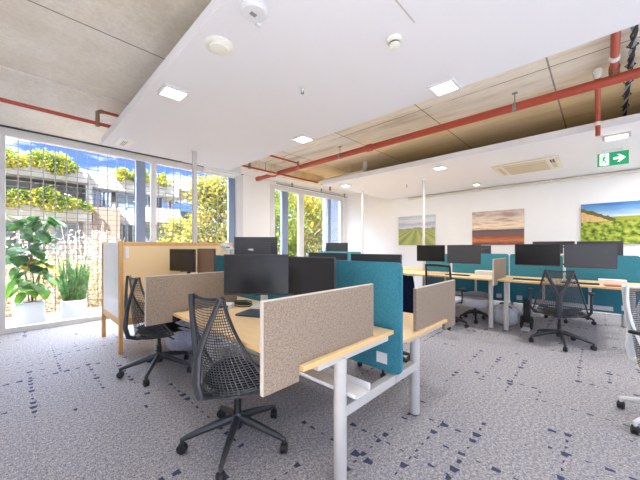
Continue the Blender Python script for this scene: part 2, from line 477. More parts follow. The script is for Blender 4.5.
b = MB(); b.box((-0.12, -0.07, -0.05), (0.12, 0.07, 0), 0.012); b.build('body', M['off_white'], t)
b = MB(); b.box((-0.09, -0.05, -0.054), (0.09, 0.05, -0.048)); b.build('lens', M['led_cool'], t)

t = thing('ceiling_speaker', 'round ivory speaker grille on the white raft, below the white disc', 'speaker', (1.085, 2.10, ZP))
b = MB(); b.lathe([(0.105, 0.0), (0.105, -0.012), (0.09, -0.024), (0.078, -0.026)]); b.build('rim', M['off_white'], t, True)
b = MB(); b.lathe([(0.078, -0.02), (0.07, -0.036), (0.04, -0.044), (0.005, -0.046)]); b.build('grille', M['off_white'], t, True)
t = thing('wireless_access_point', 'round white disc fitting at the top edge of the photo on the white raft', 'ceiling fitting', (1.08, 1.62, ZP + 0.001))
b = MB(); b.lathe([(0.085, 0), (0.088, -0.02), (0.075, -0.034), (0.03, -0.036)]); b.build('body', M['frame_white'], t, True)
b = MB(); b.box((-0.03, -0.012, -0.041), (0.012, 0.014, -0.034), 0.002); b.build('indicator', M['zinc'], t)
b = MB(); b.box((0.045, 0.04, -0.045), (0.085, 0.07, 0), 0.004); b.build('clip', M['frame_white'], t)
t = thing('smoke_detector', 'round smoke detector with dark vents on the white raft', 'smoke detector', (1.95, 1.10, ZP))
b = MB(); b.lathe([(0.055, 0), (0.055, -0.022), (0.046, -0.03)]); b.build('base', M['off_white'], t, True)
b = MB(); b.lathe([(0.038, -0.028), (0.038, -0.042)]); b.build('vent', M['black'], t, True)
b = MB(); b.lathe([(0.042, -0.042), (0.042, -0.052), (0.03, -0.062), (0.012, -0.064)]); b.build('cap', M['off_white'], t, True)
def sprinkler(label, x, y, z):
    t = thing('ceiling_sprinkler', label, 'sprinkler', (x, y, z + 0.004), 0, 'ceiling sprinkler heads')
    b = MB(); b.lathe([(0.04, 0), (0.038, -0.008), (0.014, -0.012), (0.012, -0.03)], n=20); b.build('escutcheon', M['frame_white'], t, True)
    b = MB(); b.tube([(-0.012, 0, -0.028), (-0.018, 0, -0.045), (0, 0, -0.06), (0.018, 0, -0.045), (0.012, 0, -0.028)], 0.004, 6); b.lathe([(0.018, -0.062), (0.018, -0.058)], n=14); b.build('deflector', M['zinc'], t, True)
sprinkler('small silver sprinkler head in the middle of the long white raft', 1.93, 2.08, ZP)
sprinkler('small dark sprinkler head on the far raft behind the right hand pole', 6.9, 3.55, ZQ)
t = thing('ceiling_vent', 'small white slotted ceiling vent near the raft end by the first window', 'vent', (1.12, 5.05, ZP))
b = MB(); b.box((-0.1, -0.2, -0.02), (0.1, 0.2, 0), 0.004); b.build('frame', M['white_paint'], t)
b = MB()
for i in range(3): b.box((-0.03 + i * 0.022, -0.12, -0.0225), (-0.02 + i * 0.022, 0.12, -0.019))
b.build('slots', M['zinc'], t)
# cassette air conditioner
t = thing('air_conditioner', 'cream square cassette air conditioner set in the far raft', 'air conditioner', (6.93, 1.03, ZQ), 0)
b = MB(); b.box((-0.47, -0.52, -0.035), (0.47, 0.52, 0.0), 0.012); b.build('fascia', M['ac_cream'], t)
b = MB()
b.box((-0.3, -0.33, -0.05), (0.3, 0.33, -0.03), 0.01)
for i in range(15): b.box((-0.26, -0.3 + i * 0.041, -0.054), (0.26, -0.29 + i * 0.041, -0.049))
b.build('intake_grille', M['ac_grille'], t)
for i, (p, q) in enumerate((((-0.3, -0.45), (0.3, -0.385)), ((-0.3, 0.385), (0.3, 0.45)), ((-0.43, -0.33), (-0.365, 0.33)), ((0.365, -0.33), (0.43, 0.33)))):
    b = MB(); b.box((p[0], p[1], -0.042), (q[0], q[1], -0.032), 0.004); b.build('louvre', M['ac_grille'], t)
b = MB()
b.box((-0.36, -0.445, -0.046), (-0.16, -0.42, -0.034)); b.box((-0.36, -0.405, -0.046), (-0.16, -0.385, -0.034)); b.build('outlet', M['black'], t)
# batten emergency light
t = thing('emergency_light', 'narrow lit batten light above the green exit sign', 'emergency light', (5.85, -0.165, ZQ + 0.003), 0)
b = MB(); b.box((-0.045, -0.12, -0.03), (0.045, 0.14, 0), 0.006); b.box((-0.05, 0.11, -0.06), (0.05, 0.14, 0), 0.006); b.box((-0.05, -0.145, -0.06), (0.05, -0.115, 0), 0.006); b.build('housing', M['grey_steel'], t)
b = MB(); b.box((-0.04, -0.112, -0.065), (0.04, 0.108, -0.028), 0.012); b.build('diffuser', M['led_cool'], t)
# exit sign hanging under the raft
t = thing('exit_sign', 'green running man exit sign with white arrow under the far raft', 'exit sign', (6.66, 0.03, 2.74), math.radians(3))
b = MB(); b.box((0.004, -0.36, 0), (0.03, 0.0, 0.21), 0.004); b.build('panel', M['sign_green'], t)
b = MB(); b.box((0.008, -0.30, 0.2), (0.024, -0.05, 0.2605), 0.002); b.build('bracket', M['frame_white'], t)
b = MB(); b.box((0.001, -0.135, 0.012), (0.0045, -0.028, 0.198)); b.build('doorway', M['sign_white'], t)
ar = MB()
ar.prism([(-0.325, 0.105), (-0.255, 0.165), (-0.232, 0.165), (-0.265, 0.122), (-0.185, 0.122), (-0.185, 0.088), (-0.265, 0.088), (-0.232, 0.045), (-0.255, 0.045)], 'x', 0.0, 0.0045); ar.build('arrow', M['sign_white'], t)
rm = MB()   # the running figure
rm.lathe([(0.0135, -0.004), (0.0135, 0.003)], (0.0, -0.085, 0.168), 14, 'x')
def limb(pts, w):
    for (p, q) in zip(pts, pts[1:]):
        d = Vector((q[0] - p[0], q[1] - p[1])); n_ = Vector((-d.y, d.x)).normalized() * w / 2
        rm.prism([(p[0] + n_.x, p[1] + n_.y), (q[0] + n_.x, q[1] + n_.y), (q[0] - n_.x, q[1] - n_.y), (p[0] - n_.x, p[1] - n_.y)], 'x', -0.003, 0.003)
limb([(-0.082, 0.148), (-0.07, 0.1)], 0.028)
limb([(-0.08, 0.143), (-0.112, 0.125), (-0.128, 0.143)], 0.012); limb([(-0.076, 0.145), (-0.052, 0.135), (-0.044, 0.11)], 0.012)
limb([(-0.072, 0.1), (-0.098, 0.078), (-0.092, 0.04)], 0.015); limb([(-0.068, 0.102), (-0.062, 0.066), (-0.036, 0.055)], 0.015)
rm.build('running_figure', M['sign_green'], t)

# red sprinkler main and branches
t = thing('sprinkler_pipe', 'long red sprinkler main running under the concrete between the rafts', 'pipe', (4.5, 0, 3.235))
b = MB(); b.cyl((0, 6.55, 0), (0, YB + 0.02, 0), 0.052, 20); b.build('pipe', M['red_pipe'], t, True)
for y in (3.05, 5.9, -0.9):
    b = MB(); b.cyl((0, y - 0.05, 0), (0, y + 0.05, 0), 0.066, 20); b.build('coupling', M['red_pipe'], t, True)
for y in (0.8, 3.75, -1.9):
    b = MB(); b.cyl((0, y - 0.02, 0), (0, y + 0.02, 0), 0.058, 20); b.cyl((0, y, 0.05), (0, y, ZS - 3.235), 0.006, 8); b.box((-0.02, y - 0.03, ZS - 3.245), (0.02, y + 0.03, ZS - 3.235)); b.build('hanger', M['zinc'], t, True)
b = MB(); b.cyl((0, 6.5, 0), (0, 6.62, 0), 0.062, 20); b.build('end_cap', M['red_pipe'], t, True)
t = thing('sprinkler_branch', 'lower red branch pipe crossing in front of the white pier', 'pipe', (0, 5.62, 3.16), 0, 'red branch pipes near the windows')
b = MB(); b.tube([(3.3, 0, 0.03), (4.45, 0, 0.03), (6.45, 0, 0.03)], 0.022, 12); b.build('pipe', M['red_pipe'], t, True)
b = MB(); b.cyl((3.62, 0, 0.03), (3.62, 0, 0.262), 0.024, 12); b.cyl((3.62, 0, 0.0), (3.62, 0, 0.07), 0.036, 12); b.build('riser', M['brass'], t, True)
b = MB(); b.cyl((6.3, 0, 0.03), (6.3, 0, -0.08), 0.024, 12); b.lathe([(0.02, -0.08), (0.03, -0.1), (0.03, -0.11)], (6.3, 0, 0), 14); b.build('drop', M['brass'], t, True)
t = thing('sprinkler_branch', 'upper short red branch pipe above the red main near the pier', 'pipe', (0, 4.9, 3.30), 0, 'red branch pipes near the windows')
b = MB(); b.tube([(3.45, 0, 0), (4.42, 0, 0)], 0.02, 12); b.build('pipe', M['red_pipe'], t, True)
b = MB(); b.cyl((4.42, 0, -0.1), (4.42, 0, 0.04), 0.026, 12); b.build('elbow', M['brass'], t, True)
t = thing('sprinkler_branch', 'red branch pipe with riser under the concrete left of the white raft', 'pipe', (0, 5.0, 3.12), 0, 'red branch pipes near the windows')
b = MB(); b.tube([(XL + 0.02, 0, 0), (1.2, 0, 0)], 0.024, 12); b.build('pipe', M['red_pipe'], t, True)
b = MB(); b.cyl((-0.6, 0, 0), (-0.6, 0, 0.235), 0.006, 8); b.cyl((-0.62, 0, 0), (-0.58, 0, 0), 0.031, 12); b.build('hanger', M['zinc'], t)
b = MB(); b.tube([(0.80, 0, -0.04), (0.80, 0, 0.15), (0.83, 0, 0.175), (0.87, 0, 0.18)], 0.027, 12); b.build('riser', M['brass'], t, True)
b = MB(); b.tube([(0.86, 0, 0.18), (1.5, 0, 0.18)], 0.02, 12); b.build('arm', M['red_pipe'], t, True)
# vertical red drops at the right
t = thing('sprinkler_drop', 'thick red cross pipe joining the red main at the right, from under the raft', 'pipe', (4.5, 0, 3.3))
b = MB(); b.cyl((-1.7, -0.09, 0.03), (-0.05, -0.11, 0.0), 0.034, 16); b.build('pipe', M['red_pipe'], t, True)
b = MB(); b.cyl((-0.16, -0.109, 0.002), (-0.03, -0.11, 0.0), 0.044, 16); b.build('collar', M['brass'], t, True)
b = MB(); b.cyl((-0.42, -0.105, 0.006), (-0.34, -0.106, 0.005), 0.042, 16); b.build('joint', M['white_steel'], t, True)
t = thing('sprinkler_drop', 'thin red cross pipe with pale fittings behind the red main, ending at far raft', 'pipe', (4.5, 0.19, 3.29))
b = MB(); b.tube([(-0.09, -0.17, 0.02), (0.68, -0.17, -0.085), (0.79, -0.17, -0.12), (0.83, -0.17, -0.18), (0.83, -0.17, -0.40)], 0.026, 14); b.build('pipe', M['red_pipe'], t, True)
b = MB(); b.cyl((-0.14, -0.17, 0.027), (-0.06, -0.17, 0.016), 0.038, 14); b.build('end_cap', M['off_white'], t, True)
b = MB(); b.cyl((0.83, -0.17, -0.22), (0.83, -0.17, -0.27), 0.034, 14); b.build('fitting', M['off_white'], t, True)
# cable bundle at the right
t = thing('cable_bundle', 'twisted black and grey cable bundle hanging under the concrete at the far right', 'cables', (0, 0, 0))
def twist(p, q, r, turns, ph, amp):
    p, q = Vector(p), Vector(q); out = []
    for i in range(50):
        s = i / 49
        out.append(p.lerp(q, s) + Vector((0, math.cos(turns * 2 * PI * s + ph) * amp, math.sin(turns * 2 * PI * s + ph) * amp - 0.02 * math.sin(PI * s))))
    return out
for i, mt in enumerate(('cable_black', 'cable_grey', 'cable_black')):
    b = MB(); b.tube(twist((3.0, -0.21, 3.37), (6.1, -0.25, 3.31), 0, 7, i * 2.1, 0.016), 0.011, 8); b.build('cable', M[mt], t, True)
for i in range(7):
    f_ = 0.08 + i * 0.13; x = 3.0 + 3.1 * f_; y = -0.21 - 0.04 * f_; z = 3.37 - 0.06 * f_ - 0.02 * math.sin(PI * f_)
    b = MB(); b.tube([(x, y - 0.04, z), (x + 0.01, y, z + 0.035), (x, y + 0.04, z), (x, y, z - 0.035), (x, y - 0.04, z)], 0.006, 6); b.tube([(x, y, z - 0.03), (x, y, ZS)], 0.004, 6)
    b.build('tie', M['cable_black'], t)
# off-white drain pipe with elbow between main and far raft
t = thing('drain_pipe', 'off white drain pipe with elbow at the edge of the far raft', 'pipe', (5.75, 4.0, 3.22))
b = MB(); b.tube([(-0.03, 1.5, -0.05), (-0.03, 0.3, -0.03), (-0.03, 0.06, -0.02), (-0.03, 0.0, 0.04), (-0.03, 0.0, 0.2)], 0.052, 16); b.build('pipe', M['pvc'], t, True)
b = MB(); b.cyl((-0.03, 0.22, -0.03), (-0.03, 0.28, -0.03), 0.066, 16); b.build('collar', M['pvc'], t, True)
b = MB(); b.cyl((-0.03, 0.0, 0.07), (-0.03, 0, 0.12), 0.064, 16); b.build('collar', M['pvc'], t, True)
b = MB(); b.cyl((-0.03, 0.45, -0.02), (-0.03, 0.45, 0.2), 0.009, 8); b.build('hanger', M['pvc'], t, True)
# cable track over window 2 and dark track over window 1
t = thing('cable_track', 'thin grey curtain track above the second window', 'track', (0, 6.82, 3.2))
b = MB(); b.box((5.3, -0.015, 0.06), (8.6, 0.015, 0.083), 0.004); b.build('rail', M['zinc'], t)
for x in (5.9, 7.2, 8.45):
    b = MB(); b.box((x - 0.015, -0.02, 0.05), (x + 0.015, 0.02, 0.2)); b.build('clip', M['zinc'], t)
t = thing('wall_conduit', 'ivory conduit pipe along the top of the picture wall', 'pipe', (XW - 0.06, 0, 2.955))
b = MB(); b.cyl((0, YB + 0.05, 0), (0, 4.4, 0), 0.035, 14); b.build('pipe', M['pvc'], t, True)
b = MB(); b.cyl((0, 0.93, 0), (0, 0.99, 0), 0.043, 14); b.cyl((0, 3.0, 0), (0, 3.06, 0), 0.043, 14); b.build('coupling', M['pvc'], t, True)
b = MB()
for i in range(5):
    b.box((-0.04, -2.4 + i * 1.6, 0.0), (0.06, -2.36 + i * 1.6, 0.045))
b.build('saddle', M['white_steel'], t)
t = thing('split_air_conditioner', 'white rounded box fitting at the raft end above the first window', 'ceiling fitting', (2.9, 5.42, 2.93))
b = MB(); b.box((-0.28, 0.0, 0.0), (0.4, 0.32, 0.15), 0.02); b.build('body', M['white_steel'], t)
b = MB(); b.box((-0.24, 0.03, -0.006), (0.32, 0.07, 0.004)); b.build('slot', M['grey_steel'], t)
for x in (-0.2, 0.3):
    b = MB(); b.cyl((x, 0.2, 0.14), (x, 0.2, ZS - 2.93), 0.006, 8); b.build('hanger', M['zinc'], t)

# service poles
def pole(label, x, y, z0, z1, r=0.033):
    t = thing('service_pole', label, 'pole', (x, y, z0), 0, 'white service poles')
    b = MB(); b.box((-r, -r, 0), (r, r, z1 - z0), 0.012); b.build('shaft', M['grey_steel'], t)
    b = MB(); b.box((-r - 0.012, -r - 0.012, z1 - z0 - 0.02), (r + 0.012, r + 0.012, z1 - z0), 0.003); b.build('ceiling_collar', M['white_steel'], t)
    b = MB(); b.box((-r - 0.01, -r - 0.01, 0), (r + 0.01, r + 0.01, 0.02), 0.003); b.build('base_plate', M['white_steel'], t)
pole('white service pole in front of the first window, behind the cream screen', 1.99, 4.66, 0, ZP)
pole('white service pole in front of the vineyard rows picture', 6.64, 2.985, 0, ZQ, 0.025)
pole('white service pole by the right end of the second window', 6.64, 4.72, 0, ZQ, 0.025)

# ------------------------------------------------------------------ pictures
def picture_material(kind):
    k = NT('canvas_print_' + kind)
    v = k.coord('Generated'); sx = k.n('ShaderNodeSeparateXYZ'); k.l(v, sx.inputs[0])
    U = k.math('SUBTRACT', 1.0, sx.outputs[1]); V = sx.outputs[2]       # left to right, bottom to top
    cv = k.n('ShaderNodeCombineXYZ'); k.l(U, cv.inputs[0]); k.l(V, cv.inputs[1])
    def nz(su, sv, sc, det=4):
        mp = k.n('ShaderNodeMapping'); mp.inputs['Scale'].default_value = (su, sv, 1); k.l(cv.outputs[0], mp.inputs[0])
        return k.noise(mp.outputs[0], sc, det)
    def above(h): return k.math('GREATER_THAN', V, h)
    if kind == 'rows':
        sky = k.ramp(k.math('ADD', V, k.math('MULTIPLY', k.math('SUBTRACT', nz(1, 5, 3), 0.5), 0.3)), [(0.6, lin(214, 216, 224)), (0.72, lin(170, 178, 200)), (0.82, lin(226, 228, 232)), (0.95, lin(200, 206, 216))])
        hill_h = k.math('ADD', 0.58, k.math('MULTIPLY', k.math('SUBTRACT', nz(1, 0, 3), 0.5), 0.25))
        hill = k.mix(nz(2, 2, 4), lin(96, 120, 92), lin(206, 194, 148))
        du = k.math('SUBTRACT', U, 0.52); dv = k.math('SUBTRACT', 0.62, V)
        ang = k.math('DIVIDE', du, k.math('MAXIMUM', dv, 0.02))
        rows = k.math('SINE', k.math('MULTIPLY', ang, 9.0))
        fld = k.mix(k.math('ADD', k.math('MULTIPLY', rows, 0.4), 0.5), lin(140, 158, 84), lin(214, 206, 132))
        fld = k.mix(k.math('MULTIPLY', nz(3, 3, 6), 0.5), fld, lin(104, 136, 70))
        c = k.mix(k.math('GREATER_THAN', V, hill_h), hill, sky)
        c = k.mix(above(0.5), fld, c)
    elif kind == 'sunset':
        sky = k.ramp(nz(1, 4, 2.2), [(0.36, lin(170, 130, 110)), (0.45, lin(222, 200, 184)), (0.54, lin(248, 236, 216)), (0.66, lin(200, 144, 104))])
        glow = k.ramp(V, [(0.45, lin(190, 130, 60)), (0.52, lin(250, 226, 170)), (0.62, lin(236, 206, 170)), (0.8, lin(200, 180, 170)), (1.0, lin(150, 110, 96))])
        up = k.mix(0.45, sky, glow)
        land = k.ramp(k.math('ADD', V, k.math('MULTIPLY', k.math('SUBTRACT', nz(1, 6, 5), 0.5), 0.2)), [(0.0, lin(92, 56, 44)), (0.12, lin(214, 128, 82)), (0.24, lin(150, 86, 62)), (0.34, lin(116, 100, 104)), (0.44, lin(96, 84, 82))])
        c = k.mix(above(0.44), land, up)
    else:
        sky = k.ramp(k.math('ADD', V, k.math('MULTIPLY', k.math('SUBTRACT', nz(1, 4, 3), 0.5), 0.25)), [(0.65, lin(214, 226, 232)), (0.82, lin(120, 170, 214)), (1.0, lin(60, 120, 190))])
        cliff = k.mix(nz(5, 4, 6, 6), lin(196, 140, 70), lin(248, 216, 160))
        bush = k.ramp(nz(3, 2.2, 5, 7), [(0.34, lin(60, 84, 30)), (0.46, lin(120, 146, 40)), (0.56, lin(172, 186, 62)), (0.68, lin(206, 200, 90))])
        fieldc = k.mix(nz(2, 6, 4), lin(96, 140, 40), lin(206, 188, 60))
        c = k.mix(above(0.66), fieldc, sky)
        ch = k.math('SUBTRACT', 0.96, k.math('ADD', k.math('MULTIPLY', U, 0.65), k.math('MULTIPLY', nz(4, 1, 4), 0.12)))
        isc = k.math('MULTIPLY', k.math('LESS_THAN', U, 0.43), k.math('LESS_THAN', V, ch))
        c = k.mix(isc, c, cliff)
        edge = k.math('MULTIPLY', isc, k.math('GREATER_THAN', V, k.math('SUBTRACT', ch, 0.09)))
        c = k.mix(edge, c, lin(104, 104, 40))
        du = k.math('SUBTRACT', U, 0.98); dv = k.math('SUBTRACT', V, 0.78)
        dd = k.math('SQRT', k.math('ADD', k.math('MULTIPLY', du, du), k.math('MULTIPLY', dv, dv)))
        tree = k.math('LESS_THAN', dd, k.math('ADD', 0.06, k.math('MULTIPLY', nz(5, 5, 5), 0.16)))
        c = k.mix(tree, c, k.mix(nz(6, 6, 6), lin(50, 70, 24), lin(110, 124, 50)))
        c = k.mix(k.math('LESS_THAN', V, k.math('ADD', 0.5, k.math('MULTIPLY', nz(3, 1, 4), 0.1))), c, bush)
    k.l(c, k.b.inputs['Base Color']); k.b.inputs['Roughness'].default_value = 0.6
    return k.m
def picture(kind, label, y0, y1, z0, z1):
    t = thing('wall_picture', label, 'picture', (XW - 0.001, (y0 + y1) / 2, z0), 0, 'landscape canvases on the picture wall')
    w = abs(y1 - y0)
    b = MB(); b.box((-0.032, -w / 2, 0), (0, w / 2, z1 - z0), 0.003); b.build('canvas_stretcher', M['grey_steel'], t)
    b = MB(); b.box((-0.035, -w / 2 + 0.002, 0.002), (-0.0315, w / 2 - 0.002, z1 - z0 - 0.002)); b.build('printed_face', picture_material(kind), t)
picture('rows', 'canvas print of green vineyard rows behind the right hand service pole', 4.76, 3.56, 1.48, 2.395)
picture('sunset', 'canvas print of an orange sunset over dark fields', 2.537, 1.35, 1.48, 2.37)
picture('hedge', 'canvas print of a sunlit green vineyard under a blue sky', 0.306, -0.95, 1.48, 2.36)

# ------------------------------------------------------------------ desks
def desk(label, x0, x1, y0, y1, z, front, legs, crossbar=None, tray=None):
    """front: -1 when the sitter is on the low-x side. Empty at the floor under the desk centre"""
    cx, cy = (x0 + x1) / 2, (y0 + y1) / 2
    t = thing('desk', label, 'desk', (cx, cy, 0), 0, 'pale timber bench desks')
    hx, hy = (x1 - x0) / 2, (y1 - y0) / 2
    b = MB()
    b.box((-hx, -hy, z - 0.028), (hx, hy, z - 0.003), 0.002); b.build('desktop', M['ply'], t)
    b = MB(); b.box((-hx + 0.001, -hy + 0.001, z - 0.0035), (hx - 0.001, hy - 0.001, z)); b.build('laminate_surface', M['laminate'], t)
    for (lx, ly, r) in legs:
        l = MB(); l.tube([(lx - cx, ly - cy, 0.012), (lx - cx, ly - cy, z - 0.05)], r, 20); lo = l.build('leg', M['grey_steel'], t, True)
        l = MB(); l.tube([(lx - cx, ly - cy, 0), (lx - cx, ly - cy, 0.014)], r * 0.8, 16); l.build('foot', M['black'], lo, True)
    b = MB()
    ys = sorted({l[1] for l in legs})
    for ly in ys: b.box((-hx + 0.12, ly - cy - 0.03, z - 0.065), (hx - 0.06, ly - cy + 0.03, z - 0.027), 0.004)
    lx = legs[0][0] - cx
    if len(ys) > 1: b.box((-0.02, ys[0] - cy, z - 0.07), (0.03, ys[-1] - cy, z - 0.027), 0.004)
    b.build('underframe', M['grey_steel'], t)
    if crossbar:
        for (xa, xb, yy, zz) in crossbar:
            c = MB(); c.box((xa - cx, yy - cy - 0.03, zz - 0.035), (xb - cx, yy - cy + 0.03, zz + 0.03), 0.006); c.build('crossbar', M['grey_steel'], t)
    if tray:
        xa, xb, ya, yb, zz = tray
        c = MB(); c.box((xa - cx, ya - cy, zz), (xb - cx, yb - cy, zz + 0.006)); c.box((xa - cx, ya - cy, zz), (xa - cx + 0.006, yb - cy, zz + 0.03)); c.box((xb - cx - 0.006, ya - cy, zz), (xb - cx, yb - cy, zz + 0.05))
        for yy in (ya + 0.25, yb - 0.25): c.box((xb - cx - 0.02, yy - cy, zz), (xb - cx, yy - cy + 0.04, z - 0.04))
        c.build('cable_tray', M['white_steel'], t)
    return t
# near bench
Z1, Z3 = 0.805, 0.71
desk('near oak bench desk at the middle of the photo, with the closed laptop on it', 1.03, 1.94, 1.10, 2.885, Z1, -1, [(1.37, 1.14, 0.04), (1.37, 2.82, 0.04)],
     [(1.37, 1.985, 1.14, 0.425), (1.37, 1.985, 2.82, 0.425)], (1.40, 1.56, 1.05, 2.75, 0.51))
desk('oak bench desk behind the first felt screen, beside the cream screen on timber legs', 1.03, 1.94, 2.915, 4.52, Z1, -1, [(1.37, 3.0, 0.04), (1.37, 4.4, 0.04)], None, (1.5, 1.75, 3.05, 4.4, 0.53))
desk('low oak desk on the far side of the near teal divider', 2.04, 2.95, 1.085, 2.86, Z3, 1, [(2.36, 1.14, 0.04), (2.36, 2.82, 0.04)], [(1.995, 2.36, 1.14, 0.425), (1.995, 2.36, 2.82, 0.425)], None)
desk('oak desk on the far side of the near bench, toward the windows', 2.04, 2.95, 2.90, 4.5, Z3, 1, [(2.36, 3.0, 0.04), (2.36, 4.4, 0.04)])
def felt(label, x0, x1, xf, y, zt, z1, drop=0.085):
    """screen clipped over a desk front at xf, its outer corner hanging below the top"""
    cx = (x0 + x1) / 2
    t = thing('desk_screen', label, 'desk screen', (cx, y, zt), 0, 'beige felt desk screens')
    h = (x1 - x0) / 2; H = z1 - zt; f = xf - cx
    if f < 0: poly = [(-h, -drop), (f - 0.002, -drop), (f - 0.002, 0.001), (h, 0.001), (h, H), (-h, H)]
    else: poly = [(-h, 0.001), (f + 0.002, 0.001), (f + 0.002, -drop), (h, -drop), (h, H), (-h, H)]
    b = MB(); b.prism(poly, 'y', -0.014, 0.014, 0.002); b.build('felt_panel', M['felt'], t)
    b = MB(); b.box((-h, -0.012, H - 0.001), (h, 0.012, H + 0.005), 0.002)
    e = -h if f < 0 else h
    b.box((e - 0.004, -0.012, -drop), (e + 0.004, 0.012, H + 0.004), 0.002)
    b.build('edging', M['felt_edge'], t)
    return t
felt('near beige felt screen standing at the front end of the middle bench', 0.805, 1.72, 1.03, 1.145, Z1, 1.162)
felt('beige felt screen between the two charcoal mesh chairs at the left bench', 0.805, 1.70, 1.03, 2.90, Z1, 1.155)
felt('beige felt screen on the low oak desk end right of the teal divider', 2.33, 3.24, 2.95, 1.125, Z3, 1.068, 0.11)
ZR = 0.87
URB = [(-0.45, 1.258), (1.272, 2.985), (2.995, 4.712), (4.722, 6.43)]
near_l = ['oak bench desk at the right under the two monitors with the white pole between', 'oak bench desk beyond the small end screen, with the black framed task chair', 'oak bench desk hidden mostly behind the near bench, left of the vineyard rows picture', 'oak bench desk closest to the second window']
far_l = ['desk on the wall side of the right bench, below the sunlit vineyard picture', 'desk on the wall side of the right bench, below the sunset picture', 'desk on the wall side of the right bench, below the vineyard rows picture', 'desk on the wall side of the right bench, in the window corner']
for i, (ya, yb) in enumerate(URB):
    l1, l2 = (ya + 0.14, yb - 0.108) if i == 0 else (ya + 0.11, yb - 0.11)
    desk(near_l[i], 5.65, 6.58, ya, yb, ZR, -1, [(5.78, l1, 0.036), (5.78, l2, 0.036)], None, (6.42, 6.56, ya + 0.3, yb - 0.3, 0.42))
    desk(far_l[i], 6.70, 7.60, ya, yb, ZR, 1, [(7.47, l1, 0.036), (7.47, l2, 0.036)])
felt('small beige felt end screen on the right bench between its two nearest desks', 5.43, 6.27, 5.65, 1.265, ZR, 1.215)

def rrect(y0, y1, z0, z1, r, n=6):
    out = []
    for (cy, cz, a0) in ((y1 - r, z1 - r, 0), (y0 + r, z1 - r, 90), (y0 + r, z0 + r, 180), (y1 - r, z0 + r, 270)):
        for k in range(n + 1):
            a = math.radians(a0 + 90 * k / n); out.append((cy + r * math.cos(a), cz + r * math.sin(a)))
    return out
def teal(label, x, y0, y1, z0, z1, zd, th=0.018):
    cy = (y0 + y1) / 2; h = (y1 - y0) / 2
    t = thing('divider_screen', label, 'desk divider', (x, cy, z0), 0, 'teal felt dividers')
    b = MB(); b.prism(rrect(-h, h, 0, z1 - z0, 0.045), 'x', -th, th, 0.006); b.build('felt_panel', M['teal'], t, True)
    for yy in (-h + 0.16, h - 0.16):
        for sx in (-1, 1):
            c = MB(); c.box((sx * th, yy - 0.045, 0.06), (sx * (th + 0.006), yy + 0.045, 0.14), 0.002); c.build('bracket', M['white_steel'], t)
    for (dx, dz) in zd:
        for yy in (-h + 0.3, h - 0.3):
            c = MB(); c.box((min(0, dx), yy - 0.03, dz - z0 - 0.038), (max(0, dx), yy + 0.03, dz - z0 - 0.029), 0.002); c.build('clamp', M['white_steel'], t)
    return t
teal('near teal divider running down the middle bench behind the front monitors', 1.99, 1.06, 2.875, 0.465, 1.303, [(-0.1, Z1), (0.1, Z3)])
teal('teal divider on the middle bench between the paired far monitors, near the cream screen', 1.99, 2.91, 4.5, 0.465, 1.303, [(-0.1, Z1), (0.1, Z3)])
teal('teal divider behind the two monitors at the right with the white pole between', 6.64, -0.45, 1.262, 0.36, 1.285, [(-0.1, ZR), (0.1, ZR)])
teal('teal divider on the right bench below the sunset picture', 6.64, 1.28, 2.93, 0.36, 1.285, [(-0.1, ZR), (0.1, ZR)])
teal('teal divider on the right bench nearest the second window', 6.64, 4.78, 6.4, 0.5, 1.29, [(-0.1, ZR), (0.1, ZR)])

# ------------------------------------------------------------------ monitors
def monitor(label, x, y, z, face, w=0.6, h=0.36, mat='screen_dark', stand=None, tilt=0.0, standmat='black', base_off=0.0, back=0.1):
    """x,y,z = centre of the screen, face = heading of the screen normal (deg); stand = height of the desk under it"""
    z0 = stand if stand is not None else z
    t = thing('monitor', label, 'monitor', (x, y, z0), math.radians(face), 'flat desktop monitors')
    zc = z - z0
    def R(v): return RY(math.radians(tilt)) @ Vector(v) + Vector((0, 0, zc))
    rot = RY(math.radians(tilt))
    b = MB(); b.box((-0.012, -w / 2, -h / 2), (0.012, w / 2, h / 2), 0.004)
    b.box((-0.032, -w * 0.36, -h * 0.36), (-0.010, w * 0.36, h * 0.3), 0.01)
    b.box((0.002, -0.025, -h / 2 - 0.006), (0.013, 0.025, -h / 2 + 0.004), 0.002)
    for v in b.bm.verts: v.co = R(v.co)
    b.build('housing', M['mon_back'], t)
    b = MB(); b.box((0.0115, -w / 2 + 0.008, -h / 2 + 0.014), (0.0135, w / 2 - 0.008, h / 2 - 0.008))
    for v in b.bm.verts: v.co = R(v.co)
    b.build('screen', M[mat], t)
    if stand is not None:
        b = MB(); b.tube([(-0.02, 0, zc), (-back, 0, zc - 0.03), (-back - 0.01, 0, 0.02)], [0.022, 0.024, 0.028], 12, flat=(1.4, 0.7)); b.build('neck', M[standmat], t, True)
        b = MB(); b.box((-back - 0.09, -0.12, 0), (-back + 0.11, 0.12, 0.014), 0.006); b.build('stand_base', M[standmat], t)
    return t
FWD = math.degrees(math.atan2(280, 293))
monitor('nearest large dark monitor, turned to face the camera, over the laptop', 1.548, 2.287, 1.166, FWD + 180, 0.6, 0.372, 'screen_dark', Z1, standmat='white_steel', back=0.36)
monitor('black monitor at the right of the nearest one, against the near teal divider', 1.72, 1.75, 1.165, 180, 0.54, 0.345, 'screen_dark', Z1)
monitor('dark monitor in front of the cream screen, left one of that pair', 1.64, 4.24, 1.235, 195, 0.54, 0.315, 'screen_dark', Z1)
monitor('brown reflecting monitor beside the left end of the teal divider, right one of that pair', 1.75, 3.74, 1.235, 180, 0.49, 0.325, 'screen_brown', Z1)
monitor('dark monitor back showing above the corner of the near teal divider', 2.30, 1.50, 1.178, 0, 0.54, 0.355, 'screen_dark', Z3)
monitor('grey monitor back behind the near teal divider, next to the window side', 2.30, 2.09, 1.182, 0, 0.54, 0.355, 'screen_dark', Z3)
